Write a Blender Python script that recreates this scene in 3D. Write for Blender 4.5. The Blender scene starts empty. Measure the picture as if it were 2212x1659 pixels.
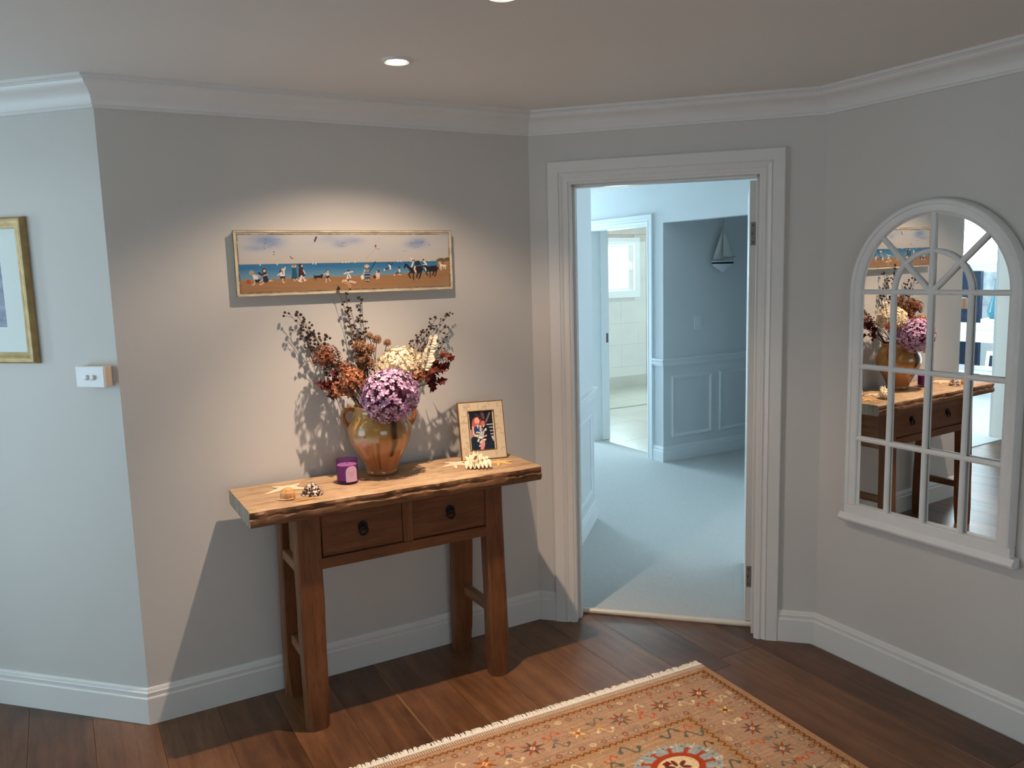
import bpy, bmesh, math, random
import numpy as np
from mathutils import Vector, Matrix

random.seed(7)
RNG = np.random.default_rng(11)
SC = bpy.context.scene
COL = SC.collection
S2 = math.sqrt(0.5)

# ------------------------------------------------------------------ camera
F_PX = 1750.77
cam_d = bpy.data.cameras.new('camera')
cam_d.sensor_width = 36.0
cam_d.lens = F_PX / 2212 * 36.0
cam_d.clip_start = 0.05
cam = bpy.data.objects.new('camera', cam_d)
COL.objects.link(cam)
yaw, pitch, roll = math.radians(29.2956), math.radians(7.8504), math.radians(-1.5725)
fw = Vector((math.sin(yaw) * math.cos(pitch), math.cos(yaw) * math.cos(pitch), -math.sin(pitch)))
rt = Vector((math.cos(yaw), -math.sin(yaw), 0))
up = rt.cross(fw)
r2 = rt * math.cos(roll) + up * math.sin(roll)
u2 = -rt * math.sin(roll) + up * math.cos(roll)
M = Matrix(((r2.x, u2.x, -fw.x, -1.917), (r2.y, u2.y, -fw.y, -3.2089), (r2.z, u2.z, -fw.z, 1.6619), (0, 0, 0, 1)))
cam.matrix_world = M
SC.camera = cam

# ------------------------------------------------------------------ world, lights, exposure
SC.view_settings.view_transform = 'Standard'
SC.view_settings.look = 'None'
SC.view_settings.gamma = 1.0
SC.view_settings.use_curve_mapping = False
SC.view_settings.exposure = 0.22
SC.cycles.max_bounces = 10
SC.cycles.diffuse_bounces = 6
SC.cycles.transparent_max_bounces = 16
SC.cycles.sample_clamp_indirect = 6.0
w = bpy.data.worlds.new('daylight')
SC.world = w
w.use_nodes = True
w.node_tree.nodes['Background'].inputs[0].default_value = (0.80, 0.93, 1.0, 1)
w.node_tree.nodes['Background'].inputs[1].default_value = 2.6


def area(name, loc, target, sx, sy, power, color):
    d = bpy.data.lights.new(name, 'AREA')
    d.shape = 'RECTANGLE'
    d.size, d.size_y = sx, sy
    d.energy = power
    d.color = color
    o = bpy.data.objects.new(name, d)
    COL.objects.link(o)
    o.location = loc
    o.rotation_euler = (Vector(target) - Vector(loc)).to_track_quat('-Z', 'Y').to_euler()
    return o


def spot(name, loc, target, power, color, deg, blend, rad):
    d = bpy.data.lights.new(name, 'SPOT')
    d.energy = power
    d.color = color
    d.spot_size = math.radians(deg)
    d.spot_blend = blend
    d.shadow_soft_size = rad
    o = bpy.data.objects.new(name, d)
    COL.objects.link(o)
    o.location = loc
    o.rotation_euler = (Vector(target) - Vector(loc)).to_track_quat('-Z', 'Y').to_euler()
    return o


COOL = (0.66, 0.88, 1.0)
# daylight and added fill entering the rooms: one sky-coloured lamp outside the glass of each window
area('daylight_hall_window', (-3.97, -0.25, 1.22), (0, -0.25, 1.22), 1.35, 1.7, 13.0, (0.52, 0.81, 1.0))
area('fill_south', (-1.6, -6.12, 1.3), (-1.6, 0, 1.2), 2.3, 1.6, 3.6, (0.88, 0.94, 1.0))  # added frontal fill for the hall; its window is made up
area('fill_bedroom_side', (2.68, 0.0, 1.35), (0, 0.0, 1.3), 1.3, 1.4, 12, COOL)  # added fill to brighten the bedroom's left wall through a made-up window
area('daylight_bedroom_window', (1.95, 6.03, 1.25), (1.95, 0, 1.15), 1.0, 1.85, 140, COOL)
area('daylight_bathroom_window', (4.82, 6.02, 1.69), (4.6, 0, 1.2), 0.75, 0.66, 75, (0.82, 0.95, 1.0))
area('daylight_study_window', (-7.13, 2.44, 1.85), (0, 2.0, 1.4), 1.35, 0.75, 95, (0.8, 0.94, 1.0))
area('fill_study_side', (-3.9, 3.73, 1.4), (-3.9, 0, 1.2), 1.3, 1.45, 80, (0.8, 0.94, 1.0))  # added to brighten the open study door; the window is invented
# recessed downlights
WARM = (1.0, 0.755, 0.57)
DL1 = (-0.87, -0.635)
DL2 = (-0.863, -1.335)
spot('downlight_beam', (DL1[0], DL1[1], 2.335), (DL1[0], DL1[1] + 0.05, 0), 128, WARM, 84, 1.0, 0.014)
spot('downlight_spill', (DL1[0], DL1[1], 2.335), (DL1[0], DL1[1], 0), 27, WARM, 130, 0.42, 0.014)
spot('downlight_beam', (DL2[0], DL2[1], 2.335), (DL2[0] + 0.40, DL2[1] - 0.12, 0), 36, WARM, 58, 1.0, 0.022)


# ------------------------------------------------------------------ materials
def nodes_of(m):
    m.use_nodes = True
    nt = m.node_tree
    return nt, nt.nodes, nt.links, nt.nodes['Principled BSDF']


def mat(name, col, rough=0.5, metal=0.0, var=0.0, scale=8.0, bump=0.0, bscale=60.0, stretch=None, spec=0.5, sheen=0.0, rvar=0.0):
    """Plain procedural material: colour broken up by noise, optional bump."""
    m = bpy.data.materials.new(name)
    nt, N, L, b = nodes_of(m)
    b.inputs['Roughness'].default_value = rough
    b.inputs['Metallic'].default_value = metal
    b.inputs['Specular IOR Level'].default_value = spec
    if sheen:
        b.inputs['Sheen Weight'].default_value = sheen
    tc = N.new('ShaderNodeTexCoord')
    vec = tc.outputs['Object']
    if stretch:
        mp = N.new('ShaderNodeMapping')
        mp.inputs['Scale'].default_value = stretch
        L.new(vec, mp.inputs[0])
        vec = mp.outputs[0]
    nz = N.new('ShaderNodeTexNoise')
    nz.inputs['Scale'].default_value = scale
    nz.inputs['Detail'].default_value = 5
    L.new(vec, nz.inputs['Vector'])
    rp = N.new('ShaderNodeValToRGB')
    rp.color_ramp.elements[0].position = 0.3
    rp.color_ramp.elements[1].position = 0.7
    lo = [max(0, c * (1 - var)) for c in col]
    hi = [min(1, c * (1 + var)) for c in col]
    rp.color_ramp.elements[0].color = (*lo, 1)
    rp.color_ramp.elements[1].color = (*hi, 1)
    L.new(nz.outputs['Fac'], rp.inputs[0])
    L.new(rp.outputs[0], b.inputs['Base Color'])
    if bump:
        n2 = N.new('ShaderNodeTexNoise')
        n2.inputs['Scale'].default_value = bscale
        n2.inputs['Detail'].default_value = 4
        L.new(vec, n2.inputs['Vector'])
        bp = N.new('ShaderNodeBump')
        bp.inputs['Strength'].default_value = bump
        bp.inputs['Distance'].default_value = 0.004
        L.new(n2.outputs['Fac'], bp.inputs['Height'])
        L.new(bp.outputs[0], b.inputs['Normal'])
    return m


def wood(name, c_dark, c_mid, c_light, axis='x', rough=0.45, grain=1.0, bump=0.15, rand=0.0, knots=0.25, spec=0.4):
    """Procedural wood: stretched noise for grain, waves for figure, blotches for age."""
    m = bpy.data.materials.new(name)
    nt, N, L, b = nodes_of(m)
    b.inputs['Roughness'].default_value = rough
    b.inputs['Specular IOR Level'].default_value = spec
    tc = N.new('ShaderNodeTexCoord')
    oi = N.new('ShaderNodeObjectInfo')
    add = N.new('ShaderNodeVectorMath')
    add.operation = 'MULTIPLY_ADD'
    cb = N.new('ShaderNodeCombineXYZ')
    for k in range(3):
        L.new(oi.outputs['Random'], cb.inputs[k])
    L.new(cb.outputs[0], add.inputs[0])
    add.inputs[1].default_value = (7.3, 3.1, 5.7)
    L.new(tc.outputs['Object'], add.inputs[2])
    sc = {'x': (1.2, 14, 14), 'y': (14, 1.2, 14), 'z': (14, 14, 1.2)}[axis]
    mp = N.new('ShaderNodeMapping')
    mp.inputs['Scale'].default_value = [s * grain for s in sc]
    L.new(add.outputs[0], mp.inputs[0])
    n1 = N.new('ShaderNodeTexNoise')
    n1.inputs['Scale'].default_value = 2.2
    n1.inputs['Detail'].default_value = 7
    n1.inputs['Roughness'].default_value = 0.62
    n1.inputs['Distortion'].default_value = 0.6
    L.new(mp.outputs[0], n1.inputs['Vector'])
    n2 = N.new('ShaderNodeTexNoise')
    n2.inputs['Scale'].default_value = 5.0
    n2.inputs['Detail'].default_value = 3
    L.new(add.outputs[0], n2.inputs['Vector'])
    n3 = N.new('ShaderNodeTexNoise')
    n3.inputs['Scale'].default_value = 14.0
    n3.inputs['Detail'].default_value = 2
    L.new(mp.outputs[0], n3.inputs['Vector'])
    mx = N.new('ShaderNodeMath')
    mx.operation = 'MULTIPLY_ADD'
    mx.inputs[1].default_value = 0.35
    L.new(n2.outputs['Fac'], mx.inputs[0])
    m2 = N.new('ShaderNodeMath')
    m2.operation = 'MULTIPLY'
    m2.inputs[1].default_value = 0.65
    L.new(n1.outputs['Fac'], m2.inputs[0])
    L.new(m2.outputs[0], mx.inputs[2])
    fac = mx.outputs[0]
    if rand:
        m3 = N.new('ShaderNodeMath')
        m3.operation = 'MULTIPLY_ADD'
        m3.inputs[1].default_value = rand
        L.new(oi.outputs['Random'], m3.inputs[0])
        m4 = N.new('ShaderNodeMath')
        m4.operation = 'ADD'
        m4.inputs[1].default_value = -rand / 2
        L.new(fac, m4.inputs[0])
        L.new(m4.outputs[0], m3.inputs[2])
        fac = m3.outputs[0]
    rp = N.new('ShaderNodeValToRGB')
    rp.color_ramp.elements[0].position = 0.30
    rp.color_ramp.elements[0].color = (*c_dark, 1)
    rp.color_ramp.elements[1].position = 0.70
    rp.color_ramp.elements[1].color = (*c_light, 1)
    e = rp.color_ramp.elements.new(0.5)
    e.color = (*c_mid, 1)
    L.new(fac, rp.inputs[0])
    # darker pores / old stains
    r3 = N.new('ShaderNodeValToRGB')
    r3.color_ramp.elements[0].position = 0.30
    r3.color_ramp.elements[0].color = (1 - knots, 1 - knots, 1 - knots, 1)
    r3.color_ramp.elements[1].position = 0.46
    r3.color_ramp.elements[1].color = (1, 1, 1, 1)
    L.new(n3.outputs['Fac'], r3.inputs[0])
    mm = N.new('ShaderNodeMixRGB')
    mm.blend_type = 'MULTIPLY'
    mm.inputs[0].default_value = 1
    L.new(rp.outputs[0], mm.inputs[1])
    L.new(r3.outputs[0], mm.inputs[2])
    L.new(mm.outputs[0], b.inputs['Base Color'])
    bp = N.new('ShaderNodeBump')
    bp.inputs['Strength'].default_value = bump
    bp.inputs['Distance'].default_value = 0.003
    L.new(n1.outputs['Fac'], bp.inputs['Height'])
    L.new(bp.outputs[0], b.inputs['Normal'])
    return m


def painted(name, rough=0.6, bump=0.0, bscale=300.0, spec=0.4, coat=0.0):
    """Colour comes from the mesh's own painted colour attribute 'Col'."""
    m = bpy.data.materials.new(name)
    nt, N, L, b = nodes_of(m)
    b.inputs['Roughness'].default_value = rough
    b.inputs['Specular IOR Level'].default_value = spec
    b.inputs['Coat Weight'].default_value = coat
    b.inputs['Coat Roughness'].default_value = 0.12
    a = N.new('ShaderNodeAttribute')
    a.attribute_name = 'Col'
    L.new(a.outputs['Color'], b.inputs['Base Color'])
    if bump:
        tc = N.new('ShaderNodeTexCoord')
        n2 = N.new('ShaderNodeTexNoise')
        n2.inputs['Scale'].default_value = bscale
        L.new(tc.outputs['Object'], n2.inputs['Vector'])
        bp = N.new('ShaderNodeBump')
        bp.inputs['Strength'].default_value = bump
        bp.inputs['Distance'].default_value = 0.003
        L.new(n2.outputs['Fac'], bp.inputs['Height'])
        L.new(bp.outputs[0], b.inputs['Normal'])
    return m


def petals(name, cols, rough=0.7, trans=0.25):
    """Every petal / leaf (mesh island) takes its own tint from a ramp."""
    m = bpy.data.materials.new(name)
    nt, N, L, b = nodes_of(m)
    b.inputs['Roughness'].default_value = rough
    b.inputs['Specular IOR Level'].default_value = 0.25
    g = N.new('ShaderNodeNewGeometry')
    rp = N.new('ShaderNodeValToRGB')
    k = len(cols)
    rp.color_ramp.elements[0].color = (*cols[0], 1)
    rp.color_ramp.elements[1].color = (*cols[-1], 1)
    for i in range(1, k - 1):
        e = rp.color_ramp.elements.new(i / (k - 1))
        e.color = (*cols[i], 1)
    L.new(g.outputs['Random Per Island'], rp.inputs[0])
    L.new(rp.outputs[0], b.inputs['Base Color'])
    if trans:
        t = N.new('ShaderNodeBsdfTranslucent')
        L.new(rp.outputs[0], t.inputs[0])
        mx = N.new('ShaderNodeMixShader')
        mx.inputs[0].default_value = trans
        L.new(b.outputs[0], mx.inputs[1])
        L.new(t.outputs[0], mx.inputs[2])
        L.new(mx.outputs[0], N['Material Output'].inputs[0])
    return m


def glass_pane(name, tint=(0.95, 0.98, 1.0), gloss=0.06):
    m = bpy.data.materials.new(name)
    nt, N, L, b = nodes_of(m)
    t = N.new('ShaderNodeBsdfTransparent')
    t.inputs[0].default_value = (*tint, 1)
    g = N.new('ShaderNodeBsdfGlossy')
    g.inputs['Roughness'].default_value = 0.02
    mx = N.new('ShaderNodeMixShader')
    mx.inputs[0].default_value = gloss
    L.new(t.outputs[0], mx.inputs[1])
    L.new(g.outputs[0], mx.inputs[2])
    L.new(mx.outputs[0], N['Material Output'].inputs[0])
    return m


def emit(name, col, s):
    m = bpy.data.materials.new(name)
    nt, N, L, b = nodes_of(m)
    b.inputs['Base Color'].default_value = (0.8, 0.8, 0.8, 1)
    b.inputs['Emission Color'].default_value = (*col, 1)
    b.inputs['Emission Strength'].default_value = s
    return m


WALL = mat('wall_paint', (0.60, 0.575, 0.54), 0.55, var=0.015, scale=3, bump=0.03, bscale=180, spec=0.3)
CEIL = mat('ceiling_paint', (0.74, 0.71, 0.67), 0.8, var=0.01, scale=3, spec=0.2)
TRIM = mat('trim_gloss_white', (0.72, 0.70, 0.67), 0.35, var=0.01, scale=5, spec=0.45)
BEDWALL = mat('bedroom_paint', (0.66, 0.70, 0.72), 0.6, var=0.015, scale=3, spec=0.3)
BEDTRIM = mat('bedroom_trim_paint', (0.76, 0.80, 0.82), 0.4, var=0.01, scale=5)
CARPET = mat('pale_carpet', (0.50, 0.52, 0.51), 0.95, var=0.10, scale=160, bump=0.6, bscale=420, spec=0.1, sheen=0.3)
TILE_W = mat('beige_stone_tile', (0.60, 0.585, 0.53), 0.35, var=0.08, scale=4)
TILE_F = mat('cream_floor_tile', (0.72, 0.69, 0.61), 0.35, var=0.05, scale=3)
GROUT = mat('grout', (0.5, 0.47, 0.42), 0.9, var=0.05)
FLOORW = wood('oak_plank', (0.060, 0.023, 0.0088), (0.122, 0.050, 0.0195), (0.185, 0.084, 0.036), axis='y', rough=0.33, grain=0.8, bump=0.05, rand=0.22, knots=0.25, spec=0.5)
SUBFL = mat('dark_joint', (0.04, 0.02, 0.01), 0.8, var=0.1)
TOPW = wood('worn_elm_top', (0.22, 0.125, 0.062), (0.42, 0.275, 0.155), (0.54, 0.385, 0.235), axis='x', rough=0.55, grain=1.0, bump=0.4, knots=0.62)
LEGWZ = wood('reddish_elm_upright', (0.078, 0.025, 0.0085), (0.162, 0.058, 0.0195), (0.235, 0.098, 0.037), axis='z', rough=0.42, grain=1.0, bump=0.2, knots=0.3)
LEGWX = wood('reddish_elm_rail', (0.078, 0.025, 0.0085), (0.162, 0.058, 0.0195), (0.235, 0.098, 0.037), axis='x', rough=0.42, grain=1.0, bump=0.2, knots=0.3)
LEGWY = wood('reddish_elm_stretcher', (0.12, 0.05, 0.02), (0.22, 0.10, 0.045), (0.32, 0.17, 0.08), axis='y', rough=0.45, grain=1.0, bump=0.2, knots=0.3)
IRON = mat('dark_iron', (0.018, 0.014, 0.011), 0.45, metal=0.6, var=0.2, scale=40, bump=0.3)
STEEL = mat('brushed_steel', (0.32, 0.31, 0.30), 0.4, metal=0.9, var=0.05, scale=30)
SCREW = mat('screw_head', (0.12, 0.12, 0.12), 0.4, metal=0.8, var=0.05)
PLASTIC = mat('white_plastic', (0.78, 0.78, 0.77), 0.3, var=0.01)
CREAMP = mat('cream_plastic_strip', (0.72, 0.64, 0.53), 0.3, var=0.03)
GOLD = mat('aged_gold_leaf', (0.42, 0.29, 0.12), 0.42, metal=0.25, var=0.22, scale=25, bump=0.15, bscale=60)
MATB = mat('pale_mat_board', (0.72, 0.77, 0.74), 0.8, var=0.01)
MIRROR = mat('mirror_silver', (0.86, 0.88, 0.87), 0.0, metal=1.0, var=0.0)
MIRFRAME = mat('chalk_white_frame', (0.72, 0.71, 0.69), 0.45, var=0.03, scale=12, bump=0.08, bscale=40)
GLASS = glass_pane('window_glass')
CRYST = glass_pane('shower_glass', (0.93, 0.98, 0.96), 0.07)
NAVY = mat('navy_fabric', (0.008, 0.022, 0.055), 0.8, var=0.2, scale=30, bump=0.2, bscale=200)
PAINTED = painted('brush_paint', 0.55, bump=0.12, bscale=220)
PRINT = painted('photo_print', 0.3)
RUGM = painted('wool_pile', 0.95, bump=0.6, bscale=500, spec=0.1)
POTM = painted('salt_glaze', 0.2, bump=0.10, bscale=38, spec=0.5, coat=0.8)


# ------------------------------------------------------------------ mesh helpers
class MB:
    def __init__(self):
        self.v, self.f = [], []

    def add(self, vs, fs):
        n = len(self.v)
        self.v += [tuple(p) for p in vs]
        self.f += [tuple(i + n for i in f) for f in fs]
        return self

    def box(self, x0, x1, y0, y1, z0, z1):
        return self.hexa([(x0, y0, z0), (x1, y0, z0), (x1, y1, z0), (x0, y1, z0), (x0, y0, z1), (x1, y0, z1), (x1, y1, z1), (x0, y1, z1)])

    def hexa(self, p):
        return self.add(p, [(0, 3, 2, 1), (4, 5, 6, 7), (0, 1, 5, 4), (1, 2, 6, 5), (2, 3, 7, 6), (3, 0, 4, 7)])

    def obox(self, c, ax, ay, az, hx, hy, hz):
        c, ax, ay, az = Vector(c), Vector(ax), Vector(ay), Vector(az)
        p = []
        for k in (-1, 1):
            for i, j in ((-1, -1), (1, -1), (1, 1), (-1, 1)):
                p.append(c + ax * hx * i + ay * hy * j + az * hz * k)
        return self.hexa(p)

    def prism(self, poly, fn, d0, d1):
        """poly: list of 2D points; fn(a,b,d) -> 3D; extruded from d0 to d1."""
        n = len(poly)
        vs = [fn(a, b, d0) for a, b in poly] + [fn(a, b, d1) for a, b in poly]
        fs = [tuple(range(n))[::-1], tuple(range(n, 2 * n))]
        fs += [(i, (i + 1) % n, n + (i + 1) % n, n + i) for i in range(n)]
        return self.add(vs, fs)

    def tube(self, pts, r, n=6, cap=True):
        pts = [Vector(p) for p in pts]
        rs = r if isinstance(r, (list, tuple)) else [r] * len(pts)
        vs, fs = [], []
        prev = None
        for i, p in enumerate(pts):
            t = (pts[min(i + 1, len(pts) - 1)] - pts[max(i - 1, 0)])
            t = t.normalized() if t.length > 1e-9 else Vector((0, 0, 1))
            if prev is None:
                a = t.orthogonal().normalized()
            else:
                a = prev - t * prev.dot(t)
                a = a.normalized() if a.length > 1e-6 else t.orthogonal().normalized()
            prev = a
            b = t.cross(a)
            for k in range(n):
                g = 2 * math.pi * k / n
                vs.append(p + (a * math.cos(g) + b * math.sin(g)) * rs[i])
        for i in range(len(pts) - 1):
            for k in range(n):
                fs.append((i * n + k, i * n + (k + 1) % n, (i + 1) * n + (k + 1) % n, (i + 1) * n + k))
        if cap:
            fs.append(tuple(range(n))[::-1])
            fs.append(tuple(range((len(pts) - 1) * n, len(pts) * n)))
        return self.add(vs, fs)

    def lathe(self, prof, c, n=32, sx=1, sy=1):
        cx, cy, cz = c
        vs, fs = [], []
        for r, z in prof:
            for k in range(n):
                g = 2 * math.pi * k / n
                vs.append((cx + r * sx * math.cos(g), cy + r * sy * math.sin(g), cz + z))
        for i in range(len(prof) - 1):
            for k in range(n):
                fs.append((i * n + k, i * n + (k + 1) % n, (i + 1) * n + (k + 1) % n, (i + 1) * n + k))
        fs.append(tuple(range(n))[::-1])
        fs.append(tuple(range((len(prof) - 1) * n, len(prof) * n)))
        return self.add(vs, fs)

    def ball(self, c, r, n=8, m=5, sz=1.0):
        cx, cy, cz = c
        vs = [(cx, cy, cz - r * sz)]
        fs = []
        for i in range(1, m):
            th = math.pi * i / m
            for k in range(n):
                g = 2 * math.pi * k / n
                vs.append((cx + r * math.sin(th) * math.cos(g), cy + r * math.sin(th) * math.sin(g), cz - r * sz * math.cos(th)))
        vs.append((cx, cy, cz + r * sz))
        top = len(vs) - 1
        for k in range(n):
            fs.append((0, 1 + (k + 1) % n, 1 + k))
            fs.append((top, top - n + k, top - n + (k + 1) % n))
        for i in range(m - 2):
            for k in range(n):
                a, b = 1 + i * n + k, 1 + i * n + (k + 1) % n
                fs.append((a, b, b + n, a + n))
        return self.add(vs, fs)

    def sweep(self, pts_by_ring, closed_profile=True):
        """list of rings (lists of 3D points, same length)."""
        n = len(pts_by_ring[0])
        vs = [p for r in pts_by_ring for p in r]
        fs = []
        for i in range(len(pts_by_ring) - 1):
            for k in range(n if closed_profile else n - 1):
                fs.append((i * n + k, i * n + (k + 1) % n, (i + 1) * n + (k + 1) % n, (i + 1) * n + k))
        if closed_profile:
            fs.append(tuple(range(n))[::-1])
            fs.append(tuple(range((len(pts_by_ring) - 1) * n, len(pts_by_ring) * n)))
        return self.add(vs, fs)

    def build(self, name, m, parent=None, smooth=False, bevel=0.0, seg=2, angle=40, col=None):
        base = WL.get(parent.name, Vector((0, 0, 0))) if parent else Vector((0, 0, 0))
        me = bpy.data.meshes.new(name)
        bx, by, bz = base
        me.from_pydata([(x - bx, y - by, z - bz) for x, y, z in self.v], [], self.f)
        bm = bmesh.new()
        bm.from_mesh(me)
        bmesh.ops.recalc_face_normals(bm, faces=bm.faces)
        bm.to_mesh(me)
        bm.free()
        if col is not None:
            at = me.color_attributes.new('Col', 'FLOAT_COLOR', 'POINT')
            c4 = np.ones((len(self.v), 4), dtype=np.float32)
            c4[:, :3] = col
            at.data.foreach_set('color', c4.ravel())
        o = bpy.data.objects.new(name, me)
        COL.objects.link(o)
        me.materials.append(m)
        if parent:
            o.parent = parent
            WL[o.name] = base
        else:
            WL[o.name] = Vector((0, 0, 0))
        if smooth:
            me.polygons.foreach_set('use_smooth', [True] * len(me.polygons))
            me.set_sharp_from_angle(angle=math.radians(angle))
        if bevel:
            md = o.modifiers.new('edge', 'BEVEL')
            md.width = bevel
            md.segments = seg
            md.limit_method = 'ANGLE'
            md.angle_limit = math.radians(35)
        return o


WL = {}


def tag(o, label=None, cat=None, group=None, kind=None):
    if label:
        o['label'] = label
    if cat:
        o['category'] = cat
    if group:
        o['group'] = group
    if kind:
        o['kind'] = kind
    return o


def thing(name, loc, label, cat, group=None):
    o = bpy.data.objects.new(name, None)
    COL.objects.link(o)
    o.location = loc
    o.empty_display_size = 0.05
    WL[o.name] = Vector(loc)
    return tag(o, label, cat, group)


def struct(o, label=None):
    o['kind'] = 'structure'
    if label:
        o['label'] = label
    return o


def srgb(r, g, b):
    def f(c):
        c /= 255
        return c / 12.92 if c <= 0.04045 else ((c + 0.055) / 1.055) ** 2.4
    return (f(r), f(g), f(b))


# ------------------------------------------------------------------ plan of the rooms (room on the right-hand side of each run)
LA, LB = 1.7324, 1.2546
CX = LB * S2
HC = 2.356


class Plan:
    def __init__(self, pts):
        self.p = [Vector(q) for q in pts]
        self.n = len(pts)

    def d(self, i):
        return (self.p[(i + 1) % self.n] - self.p[i]).normalized()

    def nrm(self, i):
        d = self.d(i)
        return Vector((d.y, -d.x))

    def length(self, i):
        return (self.p[(i + 1) % self.n] - self.p[i]).length

    def corner(self, i, off):
        """vertex i moved so that both adjoining walls shift by off into the room"""
        a, b = (i - 1) % self.n, i % self.n
        na, nb = self.nrm(a), self.nrm(b)
        k = 1 + na.dot(nb)
        return self.p[i % self.n] + (na + nb) * (off / k)

    def pt(self, i, t, off):
        return self.p[i] + self.d(i) * t + self.nrm(i) * off

    def end(self, i, which, t, off):
        if t is None:
            return self.corner(i + which, off)
        return self.pt(i, t, off)

    def wall(self, name, i, m, th=0.1, z1=HC, holes=(), parent=None):
        b = MB()
        L_ = self.length(i)
        ts = [None]
        for (a, c, _, _) in holes:
            ts += [a, c]
        ts += [None]

        def blk(ta, tb, za, zb):
            q = [self.end(i, 0, ta, 0), self.end(i, 1, tb, 0), self.end(i, 1, tb, -th), self.end(i, 0, ta, -th)]
            b.hexa([(*v, za) for v in q] + [(*v, zb) for v in q])
        for k in range(0, len(ts), 2):
            blk(ts[k], ts[k + 1], -0.03, z1)
        for (a, c, za, zb) in holes:
            if za > 0.01:
                blk(a, c, -0.03, za)
            if zb < z1:
                blk(a, c, zb, z1)
        return struct(b.build(name, m, parent))

    def run(self, name, i, prof, m, t0=None, t1=None, parent=None, smooth=True):
        rings = []
        for which, t in ((0, t0), (1, t1)):
            rings.append([(*self.end(i, which, t, o), z) for o, z in prof])
        b = MB()
        b.sweep(rings)
        return struct(b.build(name, m, parent, smooth=smooth, angle=25))


HALL = Plan([(-3.85, 0.69), (-LA - 0.69, 0.69), (-LA, 0), (0, 0), (CX, -CX), (CX, -6), (-3.85, -6)])
DOOR_T0, DOOR_T1 = 0.1894, 0.9941
BTH = 0.125
SD0, SD1 = 0.15, 0.95           # study doorway along wall 0 (from x=-3.85)

struct(HALL.wall('wall_study', 0, WALL, holes=[(SD0, SD1, 0, 2.04)]), 'grey wall with the study doorway')
struct(HALL.wall('wall_left', 1, WALL), 'grey wall turned to the daylight on the far left')
struct(HALL.wall('wall_back', 2, WALL), 'grey wall behind the console table')
struct(HALL.wall('wall_door', 3, WALL, th=BTH, holes=[(DOOR_T0 - 0.02, DOOR_T1 + 0.02, 0, 2.06)]), 'angled grey wall with the bedroom doorway')
struct(HALL.wall('wall_right', 4, WALL), 'grey wall carrying the arched mirror')
HALL.wall('wall_south', 5, WALL, holes=[(CX + 0.4, CX + 2.8, 0.45, 2.15)])
HALL.wall('wall_west', 6, WALL, holes=[(5.0, 6.5, 0.3, 2.15)])

# ceiling slab over everything
struct(MB().box(-7.3, 6.5, -6.3, 6.2, HC, HC + 0.08).build('ceiling', CEIL))

# cornice and baseboards
CORN = [(-0.002, 2.259), (0.009, 2.259), (0.009, 2.270), (0.014, 2.270), (0.016, 2.285), (0.022, 2.299), (0.032, 2.311),
        (0.044, 2.319), (0.052, 2.322), (0.060, 2.327), (0.066, 2.334), (0.068, 2.341), (0.076, 2.341), (0.076, 2.345),
        (0.090, 2.345), (0.090, HC + 0.004), (-0.002, HC + 0.004)]
BASE = [(-0.002, -0.01), (0.016, -0.01), (0.016, 0.101), (0.0135, 0.106), (0.0115, 0.107), (0.0112, 0.110), (0.0125, 0.122), (0.0105, 0.126),
        (0.0085, 0.127), (0.0075, 0.134), (0.004, 0.140), (-0.002, 0.141)]
names = {0: 'study', 1: 'left', 2: 'back', 3: 'door', 4: 'right', 5: 'south', 6: 'west'}
for i in range(7):
    HALL.run('trim_1' if i == 0 else 'trim_%d' % (i + 1), i, CORN, TRIM)
ARW = 0.1015
for i in (1, 2, 4, 5, 6):
    HALL.run('baseboard_' + names[i], i, BASE, TRIM)
HALL.run('baseboard_study', 0, BASE, TRIM, None, SD0 - 0.1)
HALL.run('baseboard_study_end', 0, BASE, TRIM, SD1 + 0.1, None)
HALL.run('baseboard_door', 3, BASE, TRIM, None, DOOR_T0 - ARW)
HALL.run('baseboard_door_end', 3, BASE, TRIM, DOOR_T1 + ARW, None)

# ---- oak planks, each its own piece
fl = struct(MB().box(-3.95, 1.0, -6.1, 1.0, -0.05, -0.013).build('floor', SUBFL), 'wide plank oak floor')
PW = 0.2145
prng = random.Random(5)


def floor_limits(xa, xb):
    """how far (+y) the hall floor reaches for the strip xa..xb"""
    def lim(x):
        if x < -LA - 0.69:
            return 0.69 - 0.012
        if x < -LA - 0.02:
            return -(x + LA) - 0.004
        if x < 0.0:
            return -0.010
        return min(0.20 - x, -0.0) if x < 0.13 else -x + 0.205
    return lim(xa), lim(xb)


x = -0.853 - PW * 22
cols = []
while x < CX:
    cols.append((x, min(x + PW, CX - 0.008)))
    x += PW
for ci, (xa, xb) in enumerate(cols):
    if xb < -3.85 or xb - xa < 0.02:
        continue
    ya, yb = floor_limits(xa, xb)
    lo = -6.0
    cuts = []
    y = max(ya, yb) - (0.35 if ci % 5 == 2 else 1.0) - prng.uniform(0.3, 1.2)
    if 0.40 < xa < 0.47:
        y = -0.774
    while y > lo:
        cuts.append(y)
        y -= prng.uniform(1.9, 2.4)
    g = 0.00045
    tops = [None] + cuts
    bots = cuts + [lo]
    for tp, bt in zip(tops, bots):
        ta, tb = (ya, yb) if tp is None else (tp - g, tp - g)
        if tp is None and (ya - bt < 0.03 or yb - bt < 0.03):
            continue
        if tp is not None and (tp > ya or tp > yb):
            ta, tb = min(tp - g, ya), min(tp - g, yb)
        P = [(xa + g, bt + g), (xb - g, bt + g), (xb - g, tb), (xa + g, ta)]
        b = MB()
        b.hexa([(*q, -0.013) for q in P] + [(*q, 0.0) for q in P])
        b.build('plank', FLOORW, fl, bevel=0.0007, seg=1)

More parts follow.
